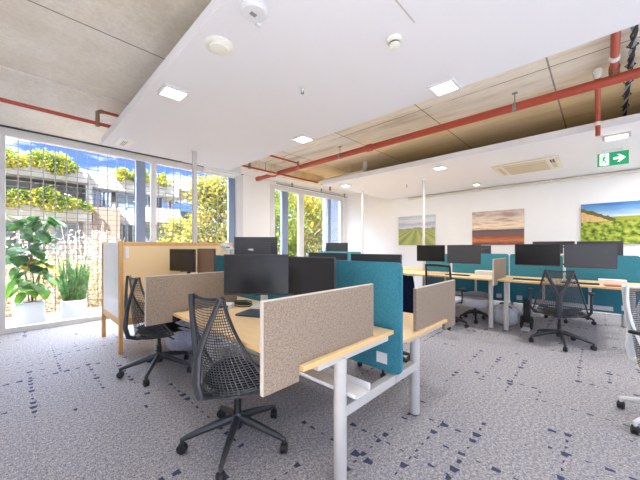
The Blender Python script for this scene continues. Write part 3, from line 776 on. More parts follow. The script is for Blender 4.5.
monitor('raised monitor back with white arm in front of the white pier', 2.40, 3.56, 1.375, FWD + 4, 0.61, 0.375, 'screen_dark', None)
def arm(label, x, y, zd, zt, ends, mat='white_steel', r=0.018):
    t = thing('monitor_mount', label, 'monitor mount', (x, y, zd), 0, 'monitor arm posts')
    b = MB(); b.cyl((0, 0, 0), (0, 0, zt - zd), r, 14); b.build('post', M[mat], t, True)
    b = MB(); b.box((-0.05, -0.05, 0), (0.05, 0.05, 0.012), 0.003); b.build('clamp', M[mat], t)
    for (ex, ey, ez) in ends:
        b = MB(); b.tube([(0, 0, ez - zd), ((ex - x) * 0.5, (ey - y) * 0.5, ez - zd + 0.01), (ex - x, ey - y, ez - zd)], [0.02, 0.018, 0.016], 10); b.cyl((0, 0, ez - zd - 0.03), (0, 0, ez - zd + 0.03), r + 0.008, 14)
        b.build('arm', M[mat], t, True)
    for zz in (zt - zd - 0.03, (zt - zd) * 0.45):
        b = MB(); b.cyl((0, 0, zz - 0.012), (0, 0, zz + 0.012), r + 0.006, 14); b.build('cable_clip', M['black'], t, True)
    return t
arm('white monitor arm with folded elbow beside the raised monitor back', 2.13, 3.86, Z3, 1.44, [(2.355, 3.56, 1.38)], r=0.024)
t = thing('task_lamp', 'white curved lamp head and pads on the white monitor arm', 'lamp', (2.13, 4.12, Z3))
b = MB(); b.lathe([(0.07, 0), (0.07, 0.015), (0.02, 0.02)], n=20); b.build('base', M['white_steel'], t, True)
b = MB(); b.tube([(0, 0, 0.01), (0, 0.0, 0.55), (0.03, -0.03, 0.66), (0.1, -0.1, 0.70)], 0.012, 10); b.build('stem', M['white_steel'], t, True)
b = MB(); b.tube([(0.02, -0.02, 0.735), (0.07, -0.07, 0.72), (0.13, -0.13, 0.66), (0.16, -0.16, 0.60)], [0.05, 0.075, 0.07, 0.05], 14, flat=(1.0, 0.6)); b.build('shade', M['white_steel'], t, True)
monitor('dark monitor left of the white pole above the Y backed chair', 6.08, 0.77, 1.288, 180, 0.62, 0.365, 'screen_dark', None)
monitor('grey sheened monitor right of the white pole, below the sunlit vineyard picture', 6.08, 0.115, 1.282, 182, 0.6, 0.37, 'screen_grey', None)
arm('white post between the dark and the grey monitors at the right', 6.36, 0.43, ZR, 1.45, [(6.125, 0.77, 1.285), (6.125, 0.115, 1.28)])
monitor('dark monitor below the vineyard rows picture, left one of its pair', 6.08, 2.585, 1.288, 180, 0.6, 0.345, 'screen_dark', None)
monitor('grey brown sheened monitor left of the sunset picture, right one of its pair', 6.08, 1.93, 1.278, 182, 0.61, 0.365, 'screen_grey', None)
arm('white post behind the pair of monitors under the vineyard rows picture', 6.36, 2.26, ZR, 1.44, [(6.125, 2.585, 1.285), (6.125, 1.93, 1.275)])
monitor('back of a monitor peeking over the dark one, right of the sunset picture', 7.0, 0.64, 1.345, 0, 0.62, 0.36, 'screen_dark', ZR)
monitor('dark monitor back peeking over the grey one, touching the sunlit vineyard picture', 7.0, 0.01, 1.34, 0, 0.58, 0.36, 'screen_dark', ZR)
monitor('dark monitor back just left of the bare wall under the sunset picture', 7.0, 1.97, 1.275, 0, 0.6, 0.36, 'screen_dark', ZR)
monitor('grey monitor at the bottom of the second window', 6.95, 5.92, 1.36, 200, 0.72, 0.38, 'mon_back', ZR)

# ------------------------------------------------------------------ things on the desks
def flat_item(name, label, cat, x, y, z, sx, sy, sz, rz, mat, group=None, bev=0.003, top=None):
    t = thing(name, label, cat, (x, y, z + 0.0005), math.radians(rz), group)
    b = MB(); b.box((-sx / 2, -sy / 2, 0), (sx / 2, sy / 2, sz), bev); b.build('body', M[mat], t)
    if top:
        b = MB(); b.box((-sx / 2 + 0.006, -sy / 2 + 0.006, sz - 0.001), (sx / 2 - 0.006, sy / 2 - 0.006, sz + 0.002)); b.build('top', M[top], t)
    return t
t = thing('laptop', 'closed slate blue laptop lying on the near oak desk', 'laptop', (1.555, 2.25, Z1 + 0.0005), math.radians(25))
b = MB(); b.box((-0.125, -0.175, 0), (0.125, 0.175, 0.009), 0.003); b.build('base', M['key_dark'], t)
b = MB(); b.box((-0.125, -0.175, 0.0095), (0.125, 0.175, 0.017), 0.003); b.build('lid', M['laptop'], t)
t = thing('coiled_cable', 'black coiled cable on the near oak desk below the nearest monitor', 'cable', (1.67, 2.72, Z1 + 0.001))
b = MB()
for j, (rx, ry, dz) in enumerate(((0.085, 0.12, 0.007), (0.07, 0.1, 0.02), (0.08, 0.11, 0.033))):
    b.tube([(rx * math.cos(a * PI / 12), ry * math.sin(a * PI / 12), dz) for a in range(25)], 0.0065, 8)
b.build('coil', M['cable_black'], t, True)
t = thing('docking_station', 'white dock box behind the coiled cable on the near oak desk', 'dock', (1.47, 2.74, Z1 + 0.0005), math.radians(40))
b = MB(); b.box((-0.05, -0.09, 0), (0.05, 0.09, 0.05), 0.008); b.build('body', M['white_steel'], t)
b = MB(); b.box((-0.051, -0.06, 0.015), (-0.049, 0.05, 0.032)); b.build('ports', M['black'], t)
flat_item('notebook', 'rust covered notebook on the right bench desk, in front of the white box', 'notebook', 5.80, -0.16, ZR, 0.16, 0.23, 0.014, 6, 'redbook', None, 0.002)
flat_item('notebook', 'salmon notebook lying on the rust covered one', 'notebook', 5.82, -0.14, ZR + 0.0145, 0.15, 0.2, 0.012, 8, 'pinkbook', None, 0.002)
flat_item('storage_box', 'white card box behind the notebooks under the grey sheened monitor', 'box', 6.12, -0.13, ZR, 0.14, 0.30, 0.07, 0, 'paper', None, 0.006)
def keyboard(label, x, y, z, rz):
    t = thing('keyboard', label, 'keyboard', (x, y, z + 0.0005), math.radians(rz), 'dark keyboards on the right bench')
    b = MB(); b.box((-0.065, -0.215, 0), (0.065, 0.215, 0.016), 0.004); b.build('base', M['key_dark'], t)
    b = MB()
    for i in range(4):
        for j in range(13): b.box((-0.055 + i * 0.028, -0.205 + j * 0.032, 0.0155), (-0.031 + i * 0.028, -0.177 + j * 0.032, 0.021))
    b.build('keys', M['black'], t)
keyboard('dark keyboard under the dark monitor left of the white pole', 5.92, 0.86, ZR, 0)
keyboard('dark keyboard under the grey sheened monitor', 5.84, 0.22, ZR, 4)
keyboard('dark keyboard on the desk beyond the small end screen', 5.95, 2.0, ZR, 0)
flat_item('storage_box', 'white card box beside the small felt end screen on the right bench', 'box', 6.33, 1.62, ZR, 0.2, 0.3, 0.09, 0, 'paper', None, 0.006)
flat_item('notebook', 'pale paper pad near the small felt end screen', 'notepad', 6.08, 1.55, ZR, 0.2, 0.26, 0.012, 10, 'paper', None, 0.002)

# ------------------------------------------------------------------ office chairs
def sweep_base(t, ang0, R_, mat, castmat, hubz=0.19, group=None):
    b = MB(); b.lathe([(0.035, hubz - 0.08), (0.046, hubz - 0.04), (0.046, hubz), (0.032, hubz + 0.03)], n=20); hub = b.build('base_hub', mat, t, True)
    for k in range(5):
        a = math.radians(ang0 + 72 * k); c_, s_ = math.cos(a), math.sin(a)
        b = MB(); b.tube([(0.03 * c_, 0.03 * s_, hubz - 0.01), (0.16 * c_, 0.16 * s_, hubz - 0.038), ((R_ - 0.04) * c_, (R_ - 0.04) * s_, 0.105), (R_ * c_, R_ * s_, 0.09), (R_ * c_, R_ * s_, 0.06)], [0.032, 0.028, 0.021, 0.018, 0.013], 12, flat=(0.85, 1.0))
        lg = b.build('base_leg', mat, t, True)
        b = MB(); ca = a + 0.6 + k * 1.1; ax = Vector((-math.sin(ca), math.cos(ca), 0)); ctr = Vector((R_ * c_, R_ * s_, 0.033))
        for sgn in (-1, 1):
            p = ctr + ax * 0.007 * sgn; q = ctr + ax * 0.024 * sgn
            b.tube([p, p * 0.3 + q * 0.7, q], [0.033, 0.033, 0.025], 18)
        b.tube([ctr - ax * 0.008, ctr + ax * 0.008], 0.026, 16)
        b.cyl(ctr + Vector((0, 0, 0.0)), ctr + Vector((0, 0, 0.045)), 0.01, 10)
        b.build('caster', castmat, lg, True)
def ybacked_chair(label, loc, rz, base_rot, frame='chair_black', meshm='chair_mesh', seatm='seat_grey', alu='chair_alu', arms=False, group='black mesh office chairs'):
    t = thing('office_chair', label, 'chair', loc, math.radians(rz), group)
    sweep_base(t, base_rot - rz, 0.37, M[alu], M['black'])
    b = MB(); b.cyl((0, 0, 0.14), (0, 0, 0.30), 0.026, 16); b.cyl((0, 0, 0.29), (0, 0, 0.42), 0.018, 14); b.build('gas_lift', M['black'], t, True)
    b = MB(); b.box((-0.14, -0.07, 0.40), (0.1, 0.07, 0.455), 0.015); b.tube([(0.02, 0.06, 0.43), (0.04, -0.3, 0.42)], 0.009, 8); b.build('tilt_mechanism', M[frame], t, True)
    # seat cushion with waterfall front and a plastic pan below
    def seat_top(u, v):
        x = -0.2 + 0.46 * u; y = (v - 0.5) * 0.5 * (0.42 + 0.58 * min(1.0, u / 0.42) ** 0.8)
        return Vector((x, y, 0.505 - 0.05 * max(0, (u - 0.75) / 0.25) ** 2 + 0.016 * abs(2 * v - 1) ** 2.5))
    b = MB(); b.grid(seat_top, 14, 12)
    ret = bmesh.ops.solidify(b.bm, geom=b.bm.faces[:], thickness=0.04); bmesh.ops.recalc_face_normals(b.bm, faces=b.bm.faces[:])
    b.build('seat', M[seatm], t, True)
    b = MB(); b.grid(lambda u, v: seat_top(u * 0.96 + 0.0, 0.5 + (v - 0.5) * 1.05) + Vector((0, 0, -0.043)), 12, 10); bmesh.ops.solidify(b.bm, geom=b.bm.faces[:], thickness=0.014); bmesh.ops.recalc_face_normals(b.bm, faces=b.bm.faces[:])
    b.build('seat_pan', M[frame], t, True)
    # Y shaped tower behind the back
    b = MB()
    b.tube([(-0.08, 0, 0.42), (-0.22, 0, 0.425), (-0.31, 0, 0.46), (-0.335, 0, 0.56), (-0.325, 0, 0.68), (-0.32, 0, 0.76)], [0.03, 0.03, 0.032, 0.03, 0.026, 0.026], 12, flat=(1.25, 0.75))
    for s in (-1, 1):
        b.tube([(-0.322, 0.0, 0.72), (-0.32, s * 0.03, 0.79), (-0.305, s * 0.085, 0.92), (-0.285, s * 0.135, 1.04), (-0.272, s * 0.155, 1.095)], [0.025, 0.022, 0.018, 0.017, 0.02], 12, flat=(1.15, 0.8))
    b.build('back_tower', M[frame], t, True)
    # lattice membrane, narrow at the top and wrapping forward round the seat
    def back(u, v):
        z = 0.44 + 0.655 * v
        hw = 0.315 - 0.16 * v
        q = 2 * u - 1
        curve = 0.25 * (1 - v) ** 1.5 + 0.02
        x = -0.255 - 0.02 * math.sin(PI * v) + curve * abs(q) ** 2.2 - 0.012 * v + 0.02 * (1 - v)
        return Vector((x, q * hw, z - 0.016 * (1 - q * q) * v + 0.03 * abs(q) ** 3 * (1 - v)))
    b = MB(); b.grid(back, 26, 36); bm_faces = b.bm.faces[:]
    bmesh.ops.wireframe(b.bm, faces=bm_faces, thickness=0.0085, use_replace=True, use_even_offset=False)
    b.build('back_mesh', M[meshm], t)
    b = MB(); N = 30
    b.tube([back(0, 1 - i / N) for i in range(N)] + [back(i / N, 0) for i in range(N)] + [back(1, i / N) for i in range(N)] + [back(1 - i / N, 1) for i in range(N + 1)], 0.0105, 8); b.build('back_rim', M[frame], t, True)
    if arms:
        for s in (-1, 1):
            b = MB(); b.tube([(0.0, s * 0.06, 0.43), (0.02, s * 0.3, 0.43), (0.02, s * 0.345, 0.5), (0.0, s * 0.345, 0.76)], [0.018, 0.018, 0.018, 0.016], 10); ao = b.build('armrest', M[frame], t, True)
            b = MB(); b.box((-0.12, s * 0.345 - 0.03, 0.755), (0.11, s * 0.345 + 0.03, 0.78), 0.01); b.build('arm_pad', M['black'], ao, True)
    return t
ybacked_chair('nearest charcoal chair with lattice back, at the front oak desk', (1.13, 1.91, 0), 10, 8)
ybacked_chair('charcoal lattice backed chair behind the second felt screen, beside the cream screen', (1.154, 3.65, 0), 2, 18)
ybacked_chair('charcoal chair with a Y shaped back post and arms, facing the right bench', (5.53, 0.43, 0), 4, 50, arms=True)
ybacked_chair('dark chair on the wall side of the right bench, its casters showing under the desk', (7.46, 0.42, 0), 176, 30)
ybacked_chair('white framed swivel chair cut off at the right edge of the photo', (3.52, -0.46, 0), -124, 134, frame='white_steel', meshm='black', seatm='seat_grey', alu='white_steel', arms=True, group='white framed chairs')

# task chair with a rectangular black framed back
t = thing('task_chair', 'black task chair with open rectangular back frame at the right bench', 'chair', (5.45, 2.02, 0), math.radians(-6), 'task chairs')
sweep_base(t, 140, 0.33, M['black'], M['black'])
b = MB(); b.cyl((0, 0, 0.12), (0, 0, 0.42), 0.024, 14); b.build('gas_lift', M['black'], t, True)
b = MB(); b.box((-0.22, -0.23, 0.44), (0.24, 0.23, 0.50), 0.025, seg=3); b.build('seat', M['seat_light'], t, True)
b = MB(); b.box((-0.16, -0.12, 0.41), (0.15, 0.12, 0.445), 0.01); b.build('tilt_mechanism', M['black'], t)
b = MB()
b.tube([(-0.10, 0, 0.43), (-0.27, 0, 0.44), (-0.30, 0, 0.52), (-0.285, 0, 0.66)], 0.022, 10)
b.tube([(-0.285, -0.23, 0.62), (-0.285, 0.23, 0.62)], 0.017, 10)
for s in (-1, 1): b.tube([(-0.285, s * 0.23, 0.60), (-0.30, s * 0.228, 0.8), (-0.33, s * 0.215, 1.10)], [0.02, 0.02, 0.018], 10)
b.tube([(-0.33, -0.225, 1.095), (-0.332, 0, 1.105), (-0.33, 0.225, 1.095)], 0.022, 10)
b.build('back_frame', M['black'], t, True)
b = MB()
for i in range(24):
    z = 0.63 + i * 0.0195; x = -0.288 - 0.036 * max(0, (z - 0.62) / 0.48); w = 0.226 - 0.014 * (z - 0.62) / 0.48
    b.tube([(x, -w, z), (x - 0.004, 0, z), (x, w, z)], 0.0026, 6)
for i in range(13):
    y = -0.18 + i * 0.03
    b.tube([(-0.288, y, 0.62), (-0.306, y, 0.85), (-0.328, y * 0.94, 1.09)], 0.0016, 6)
b.build('back_mesh', M['chair_mesh'], t)
for s in (-1, 1):
    b = MB(); b.tube([(0, s * 0.1, 0.43), (0, s * 0.27, 0.44), (-0.01, s * 0.285, 0.52), (-0.02, s * 0.285, 0.68)], 0.015, 10); ao = b.build('armrest', M['black'], t, True)
    b = MB(); b.box((-0.13, s * 0.285 - 0.035, 0.675), (0.1, s * 0.285 + 0.035, 0.70), 0.01); b.build('arm_pad', M['black'], ao, True)
# pale tub chair on a black star base
t = thing('tub_chair', 'pale grey tub seat on a black star base under the right bench', 'chair', (6.15, 1.74, 0), math.radians(180))
sweep_base(t, 18, 0.27, M['black'], M['black'])
b = MB(); b.cyl((0, 0, 0.1), (0, 0, 0.24), 0.024, 14); b.build('gas_lift', M['black'], t, True)
b = MB(); b.lathe([(0.10, 0.27), (0.20, 0.285), (0.245, 0.34), (0.26, 0.43), (0.25, 0.445), (0.22, 0.435)], n=36)
b.build('seat_shell', M['seat_light'], t, True)
b = MB(); b.grid(lambda u, v: Vector((0.225 * math.cos(PI * 0.5 + PI * u) * (1 + 0.1 * v), 0.235 * math.sin(PI * 0.5 + PI * u) * (1 + 0.06 * v), 0.42 + 0.12 * v * math.sin(PI * (0.15 + 0.7 * u)))), 20, 6); bmesh.ops.solidify(b.bm, geom=b.bm.faces[:], thickness=0.03); bmesh.ops.recalc_face_normals(b.bm, faces=b.bm.faces[:])
b.build('backrest', M['seat_light'], t, True)

t = thing('padded_chair', 'navy padded chair just showing right of the near teal divider', 'chair', (3.06, 1.80, 0), math.radians(180))
sweep_base(t, 20, 0.34, M['black'], M['black'])
b = MB(); b.cyl((0, 0, 0.14), (0, 0, 0.43), 0.024, 14); b.build('gas_lift', M['black'], t, True)
b = MB(); b.box((-0.22, -0.24, 0.42), (0.24, 0.24, 0.50), 0.03, seg=3); b.build('seat', M['seat_navy'], t, True)
b = MB(); b.grid(lambda u, v: Vector((-0.25 - 0.05 * v - 0.03 * math.sin(PI * v) + 0.05 * (2 * u - 1) ** 2, (u - 0.5) * (0.42 - 0.06 * v ** 3), 0.54 + 0.53 * v)), 14, 12); bmesh.ops.solidify(b.bm, geom=b.bm.faces[:], thickness=0.055); bmesh.ops.recalc_face_normals(b.bm, faces=b.bm.faces[:]); b.build('backrest', M['seat_navy'], t, True)
b = MB(); b.tube([(-0.08, 0, 0.41), (-0.28, 0, 0.42), (-0.335, 0, 0.5), (-0.345, 0, 0.75)], 0.02, 10); b.build('back_support', M['black'], t, True)

# ------------------------------------------------------------------ things on the floor
def blob(name, label, cat, loc, s, mat, seed=1, extra=None):
    t = thing(name, label, cat, loc)
    b = MB(); rnd = random.Random(seed); ph = [rnd.uniform(0, 6) for _ in range(6)]
    def f(u, v):
        th = 2 * PI * u; z = -1 + 2 * v; r = max(0.0, 1 - abs(z) ** 2.6) ** 0.5
        r *= 1 + 0.05 * math.sin(3 * th + ph[0] + 2 * z) + 0.035 * math.sin(7 * th + ph[1] + 5 * z)
        return Vector((s[0] * r * math.cos(th), s[1] * r * math.sin(th), s[2] * (z + 1 + 0.06 * math.sin(4 * th + ph[2]) * (1 if z > 0 else 0))))
    b.grid(f, 40, 24); bmesh.ops.remove_doubles(b.bm, verts=b.bm.verts[:], dist=1e-5)
    b.build('body', M[mat], t, True)
    return t
t = blob('beanbag', 'soft lavender grey cloth bag on the carpet under the left bench', 'bag', (1.62, 4.10, 0.0), (0.23, 0.23, 0.21), 'lilac', 3)
b = MB(); b.tube([(-0.05, 0.05, 0.40), (-0.03, 0.0, 0.43), (0.02, -0.04, 0.44), (0.05, -0.06, 0.40)], 0.014, 8); b.build('handle', M['lilac'], t, True)
t = blob('tote_bag', 'small beige cloth bag on the carpet in front of the lavender one', 'bag', (1.73, 3.48, 0.0), (0.10, 0.12, 0.10), 'beige_cloth', 5)
b = MB(); b.tube([(-0.03, -0.05, 0.18), (-0.03, -0.04, 0.23), (-0.03, 0.04, 0.23), (-0.03, 0.05, 0.18)], 0.008, 8); b.build('handle', M['beige_cloth'], t, True)
t = blob('backpack', 'black bag behind the lavender one under the left bench', 'bag', (1.72, 4.46, 0.0), (0.17, 0.09, 0.24), 'black', 9)
b = MB(); b.tube([(-0.1, -0.08, 0.1), (-0.14, -0.1, 0.25), (-0.08, -0.06, 0.42)], 0.014, 8); b.build('strap', M['black'], t, True)
t = blob('round_bag', 'pale grey rounded bag on the floor behind the paired legs of the right bench', 'bag', (6.13, 1.23, 0.0), (0.15, 0.2, 0.20), 'bag_grey', 11)
b = MB(); b.tube([(-0.05, -0.15, 0.2), (-0.1, -0.1, 0.36), (-0.06, 0.05, 0.42), (0.0, 0.12, 0.34)], 0.012, 8); b.build('strap', M['black'], t, True)
# small folding trolley with dark wheel
t = thing('luggage_trolley', 'small folded trolley with dark wheels beside the pale rounded bag', 'trolley', (6.15, 0.92, 0))
for s in (-1, 1):
    b = MB(); b.tube([(0.0 + math.cos(a * PI / 14) * 0.1, s * 0.07, 0.115 + math.sin(a * PI / 14) * 0.1) for a in range(29)], 0.014, 10)
    for k in range(3): b.cyl((0, s * 0.07, 0.115), (math.cos(k * 2.1) * 0.1, s * 0.07, 0.115 + math.sin(k * 2.1) * 0.1), 0.006, 8)
    b.build('wheel', M['black'], t, True)
b = MB(); b.cyl((0, -0.085, 0.115), (0, 0.085, 0.115), 0.012, 10); b.box((0.02, -0.05, 0.10), (0.12, 0.05, 0.5), 0.01); b.build('frame', M['black'], t)
b = MB(); b.box((-0.16, -0.06, 0.0), (0.05, 0.06, 0.02), 0.006); b.build('foot_plate', M['white_steel'], t)

# cream screen on timber legs
t = thing('partition_screen', 'cream and white screen with honey timber legs standing before the first window', 'screen', (0.985, 4.60, 0))
def post(x, y, h=1.5):
    b = MB(); b.box((x - 0.026, y - 0.026, 0), (x + 0.026, y + 0.026, h), 0.008); b.build('post', M['pine'], t)
post(0, 0); post(0, 1.06); post(1.62, 0.03, 1.49); post(1.62, 1.06, 1.49)
b = MB(); b.box((-0.012, 0.027, 0.46), (0.012, 1.033, 1.475), 0.003); b.build('side_panel', M['board_white'], t)
b = MB(); b.box((0.027, -0.012, 0.46), (1.594, 0.012, 1.44), 0.003); b.build('front_panel', M['cream'], t)
b = MB(); b.box((0.027, 1.048, 0.46), (1.594, 1.072, 1.44), 0.003); b.build('back_panel', M['cream'], t)
for (p_, q_) in (((-0.016, 0.027), (0.016, 1.033)), ((0.027, -0.016), (1.594, 0.016)), ((0.027, 1.044), (1.594, 1.076))):
    b = MB(); b.box((p_[0], p_[1], 0.37), (q_[0], q_[1], 0.46), 0.004); b.build('bottom_rail', M['pine'], t)
for yy in (0.0, 1.06):
    b = MB(); b.box((0.027, yy - 0.018, 1.44), (1.594, yy + 0.018, 1.49), 0.004); b.build('top_rail', M['pine'], t)
b = MB(); b.box((0.04, -0.034, 1.26), (0.085, -0.011, 1.42), 0.008); b.build('handle', M['white_steel'], t)

# ------------------------------------------------------------------ outside the windows
b = MB(); b.box((-6, YW + 0.2, -0.25), (12, 8.75, -0.03)); struct(b.build('balcony_floor', M['paver']))
b = MB(); b.box((-40, 8.75, -3.6), (60, 90, -3.5)); struct(b.build('ground', M['ground']))

def leaves(mb, pts, size, rnd, droop=0.3, tip=True):
    for p in pts:
        s = size * rnd.uniform(0.6, 1.35)
        d = Vector((rnd.uniform(-1, 1), rnd.uniform(-1, 1), rnd.uniform(-1, 0.6) - droop)).normalized()
        n_ = d.orthogonal().normalized(); n_ = Matrix.Rotation(rnd.uniform(0, 6.28), 3, d) @ n_
        w = n_ * s * 0.34; m = d.cross(n_) * s * 0.08
        p = Vector(p)
        try:
            a, bb, c_, e = (mb.bm.verts.new(q) for q in (p, p + d * s * 0.45 + w + m, p + d * s, p + d * s * 0.45 - w + m))
            mb.bm.faces.new([a, bb, c_, e])
        except ValueError:
            pass
def hedge(label, x0, x1, y0, y1, z0, z1, n, seed, mat='hedge', size=0.16):
    rnd = random.Random(seed)
    t = thing('trailing_hedge', label, 'hedge', ((x0 + x1) / 2, (y0 + y1) / 2, z0), 0, 'trailing hedges on the terraces opposite')
    hx, hy, H = (x1 - x0) / 2, (y1 - y0) / 2, z1 - z0
    b = MB(); pts = []
    while len(pts) < n:
        x = rnd.uniform(-1, 1); y = rnd.uniform(-1, 1); z = rnd.uniform(0, 1)
        top = 0.78 + 0.16 * math.sin(x * 7 + seed) + 0.08 * math.sin(x * 17)
        if z < top * (1 - 0.35 * abs(x) ** 6) and z > 0.18 * (0.5 + 0.5 * math.sin(x * 11 + seed)): pts.append((x * hx, y * hy - 0.1 * (1 - z), z * H))
    leaves(b, pts, size, rnd); b.build('foliage', M[mat], t)
    b = MB()
    for i in range(10):
        x = -hx + (i + 0.5) * 2 * hx / 10
        b.tube([(x, 0, H * 0.2), (x + rnd.uniform(-.1, .1), 0, H * 0.55)], 0.02, 6)
    b.build('stems', M['bark'], t)
def tree(label, x, y, zb, zt, r, n, seed, mat, zc0=None):
    rnd = random.Random(seed)
    t = thing('tree', label, 'tree', (x, y, zb), 0, 'trees outside the windows')
    H = zt - zb; c0 = (zc0 - zb) if zc0 is not None else H * 0.3
    b = MB(); b.tube([(0, 0, 0), (0.05, 0.03, c0), (-0.05, 0.05, c0 + (H - c0) * 0.7)], [0.14, 0.11, 0.03], 10)
    for k in range(9):
        a = rnd.uniform(0, 6.28); z = c0 + (H - c0) * rnd.uniform(0, 0.55)
        b.tube([(0, 0.03, z), (math.cos(a) * r * 0.45, math.sin(a) * r * 0.45, z + 0.4), (math.cos(a) * r * 0.8, math.sin(a) * r * 0.8, z + 0.7)], [0.05, 0.035, 0.012], 6)
    b.build('trunk', M['bark'], t, True)
    cl = [(rnd.uniform(0, 6.28), rnd.uniform(0.2, 0.85), rnd.uniform(0.05, 0.93)) for _ in range(34)]
    pts = []
    while len(pts) < n:
        a, rr, zz = rnd.choice(cl)
        env = r * (1.0 - 0.75 * max(0, zz - 0.35) ** 1.4)
        c_ = Vector((math.cos(a) * rr * env, math.sin(a) * rr * env, c0 + zz * (H - c0)))
        q = Vector((rnd.gauss(0, 1), rnd.gauss(0, 1), rnd.gauss(0, 0.8))) * 0.22 * r
        if (c_ + q).z < H: pts.append(c_ + q)
    b = MB(); leaves(b, pts, 0.135, rnd); b.build('crown', M[mat], t)
def shrub(label, x, y, zb, zt, r, n, seed, mat, twigs=True):
    rnd = random.Random(seed)
    t = thing('shrub', label, 'shrub', (x, y, zb), 0, 'shrubs below the balcony')
    H = zt - zb; b = MB()
    for k in range(16):
        a = rnd.uniform(0, 6.28); q = rnd.uniform(0.3, 1) * r; h = H * rnd.uniform(0.75, 1.08)
        b.tube([(0, 0, 0), (math.cos(a) * q * 0.5, math.sin(a) * q * 0.5, h * 0.5), (math.cos(a) * q, math.sin(a) * q, h)], [0.02, 0.012, 0.005], 5)
        a2 = a + rnd.uniform(-1, 1)
        b.tube([(math.cos(a) * q * 0.5, math.sin(a) * q * 0.5, h * 0.5), (math.cos(a2) * q * 1.05, math.sin(a2) * q * 1.05, h * 0.95)], [0.01, 0.004], 5)
    b.build('branches', M['twig'], t, True)
    pts = []
    while len(pts) < n:
        v = Vector((rnd.uniform(-1, 1), rnd.uniform(-1, 1), rnd.uniform(0, 1)))
        if v.x ** 2 + v.y ** 2 < 1 - 0.6 * v.z ** 3: pts.append((v.x * r, v.y * r, v.z ** 0.7 * H))
    b = MB(); leaves(b, pts, 0.085, rnd); b.build('foliage', M[mat], t)

# terraced building opposite
YF = 17.0
t = thing('terrace_building', 'white terraced apartment building with trailing hedges seen through the first window', 'building', (3.0, YF, -3.5))
ox, oy, oz = 3.0, YF, -3.5
def bp(name, mat, boxes):
    b = MB()
    for (xa, xb, ya, yb, za, zb) in boxes: b.box((xa - ox, ya - oy, za - oz), (xb - ox, yb - oy, zb - oz))
    return b.build(name, M[mat], t)
bp('wall', 'render_white', [(-12, 2.35, YF + 1.2, YF + 7, -3.5, 4.3), (2.35, 6.7, YF + 0.5, YF + 7, -3.5, 3.3), (2.35, 6.4, YF + 0.5, YF + 7, 4.2, 4.75), (2.9, 3.35, YF + 0.45, YF + 7, 3.3, 4.2), (2.32, 2.56, YF + 0.2, YF + 3, 1.0, 4.3), (6.7, 9.5, YF + 2.6, YF + 7, -3.5, 3.75)])
bp('parapet', 'render_white', [(-12, 2.35, YF + 0.05, YF + 0.35, 4.36, 4.96), (2.35, 6.5, YF + 0.3, YF + 0.6, 4.25, 5.0), (4.35, 6.35, YF - 0.35, YF + 0.1, 2.72, 3.45), (6.6, 9.3, YF + 1.9, YF + 2.2, 2.5, 3.1)])
bp('terrace_slab', 'render_grey', [(-12, 2.4, YF + 0.3, YF + 1.4, 4.3, 4.42), (-12, 2.6, YF + 0.1, YF + 1.4, 2.98, 3.1), (4.35, 6.4, YF - 0.3, YF + 0.6, 2.62, 2.73), (2.35, 9.4, YF + 0.5, YF + 5, 4.7, 4.8)])
bp('planter', 'render_white', [(-12, 2.5, YF - 0.05, YF + 0.25, 2.6, 3.25)])
bp('brick_panel', 'brick', [(2.55, 3.62, YF + 0.05, YF + 0.5, -3.5, 3.30)])
bp('recess', 'render_grey', [(-12, 2.3, YF + 1.1, YF + 1.25, 3.1, 4.3)])
for nm, (xa, xb, yy, za, zb), mt in (('window', (1.25, 2.28, YF + 1.19, 1.65, 2.55), 'pane'), ('window', (-0.6, 0.85, YF + 1.19, 0.6, 2.45), 'pane_dark'), ('window', (2.6, 2.88, YF + 0.49, 3.32, 4.15), 'pane'), ('window', (2.92, 3.3, YF + 0.44, 3.32, 4.15), 'pane_dark'),
                                     ('window', (3.55, 4.5, YF + 0.6, 3.35, 4.15), 'pane'), ('window', (4.95, 5.75, YF + 0.6, 3.45, 4.2), 'pane_dark'), ('window', (3.75, 4.3, YF + 0.49, 1.5, 2.6), 'pane_dark'), ('window', (4.7, 5.85, YF + 0.49, 1.0, 2.5), 'pane'), ('window', (7.0, 8.2, YF + 2.59, 3.15, 3.7), 'pane_dark')):
    f = MB()
    for (p, q, r_, s_) in ((xa, xb, za, za + 0.06), (xa, xb, zb - 0.06, zb), (xa, xa + 0.06, za, zb), (xb - 0.06, xb, za, zb), ((xa + xb) / 2 - 0.03, (xa + xb) / 2 + 0.03, za, zb)):
        f.box((p - ox, yy - 0.05 - oy, r_ - oz), (q - ox, yy + 0.02 - oy, s_ - oz))
    fo = f.build('window', M['frame_blue'], t)
    g = MB(); g.box((xa + 0.03 - ox, yy - 0.02 - oy, za + 0.03 - oz), (xb - 0.03 - ox, yy - oy, zb - 0.03 - oz)); g.build('pane', M[mt], fo)
b = MB()
for i in range(14): b.box((6.75 + i * 0.18 - ox, YF + 1.92 - oy, 3.1 - oz), (6.77 + i * 0.18 - ox, YF + 1.95 - oy, 3.5 - oz))
b.box((6.7 - ox, YF + 1.9 - oy, 3.48 - oz), (9.3 - ox, YF + 1.97 - oy, 3.53 - oz)); b.build('balcony_railing', M['frame_blue'], t)
hedge('upper trailing hedge on the terrace opposite, at the top left of the first window', -3.0, 2.0, YF - 0.25, YF + 0.45, 4.6, 5.66, 7500, 3, 'hedge', 0.11)
hedge('lower trailing hedge on the terrace opposite, under the dark recess', -3.0, 2.5, YF - 0.35, YF + 0.4, 2.95, 3.98, 7500, 5, 'hedge', 0.11)
hedge('short hedge on the roof edge opposite, split by the window stile', 3.5, 5.85, YF + 0.1, YF + 0.6, 4.75, 5.6, 2600, 8, 'hedge', 0.11)
tree('small feathery treetop behind the roof opposite, left of the first service pole', 7.6, 22.0, -3.5, 6.3, 0.9, 900, 31, 'tree_green', 4.6)
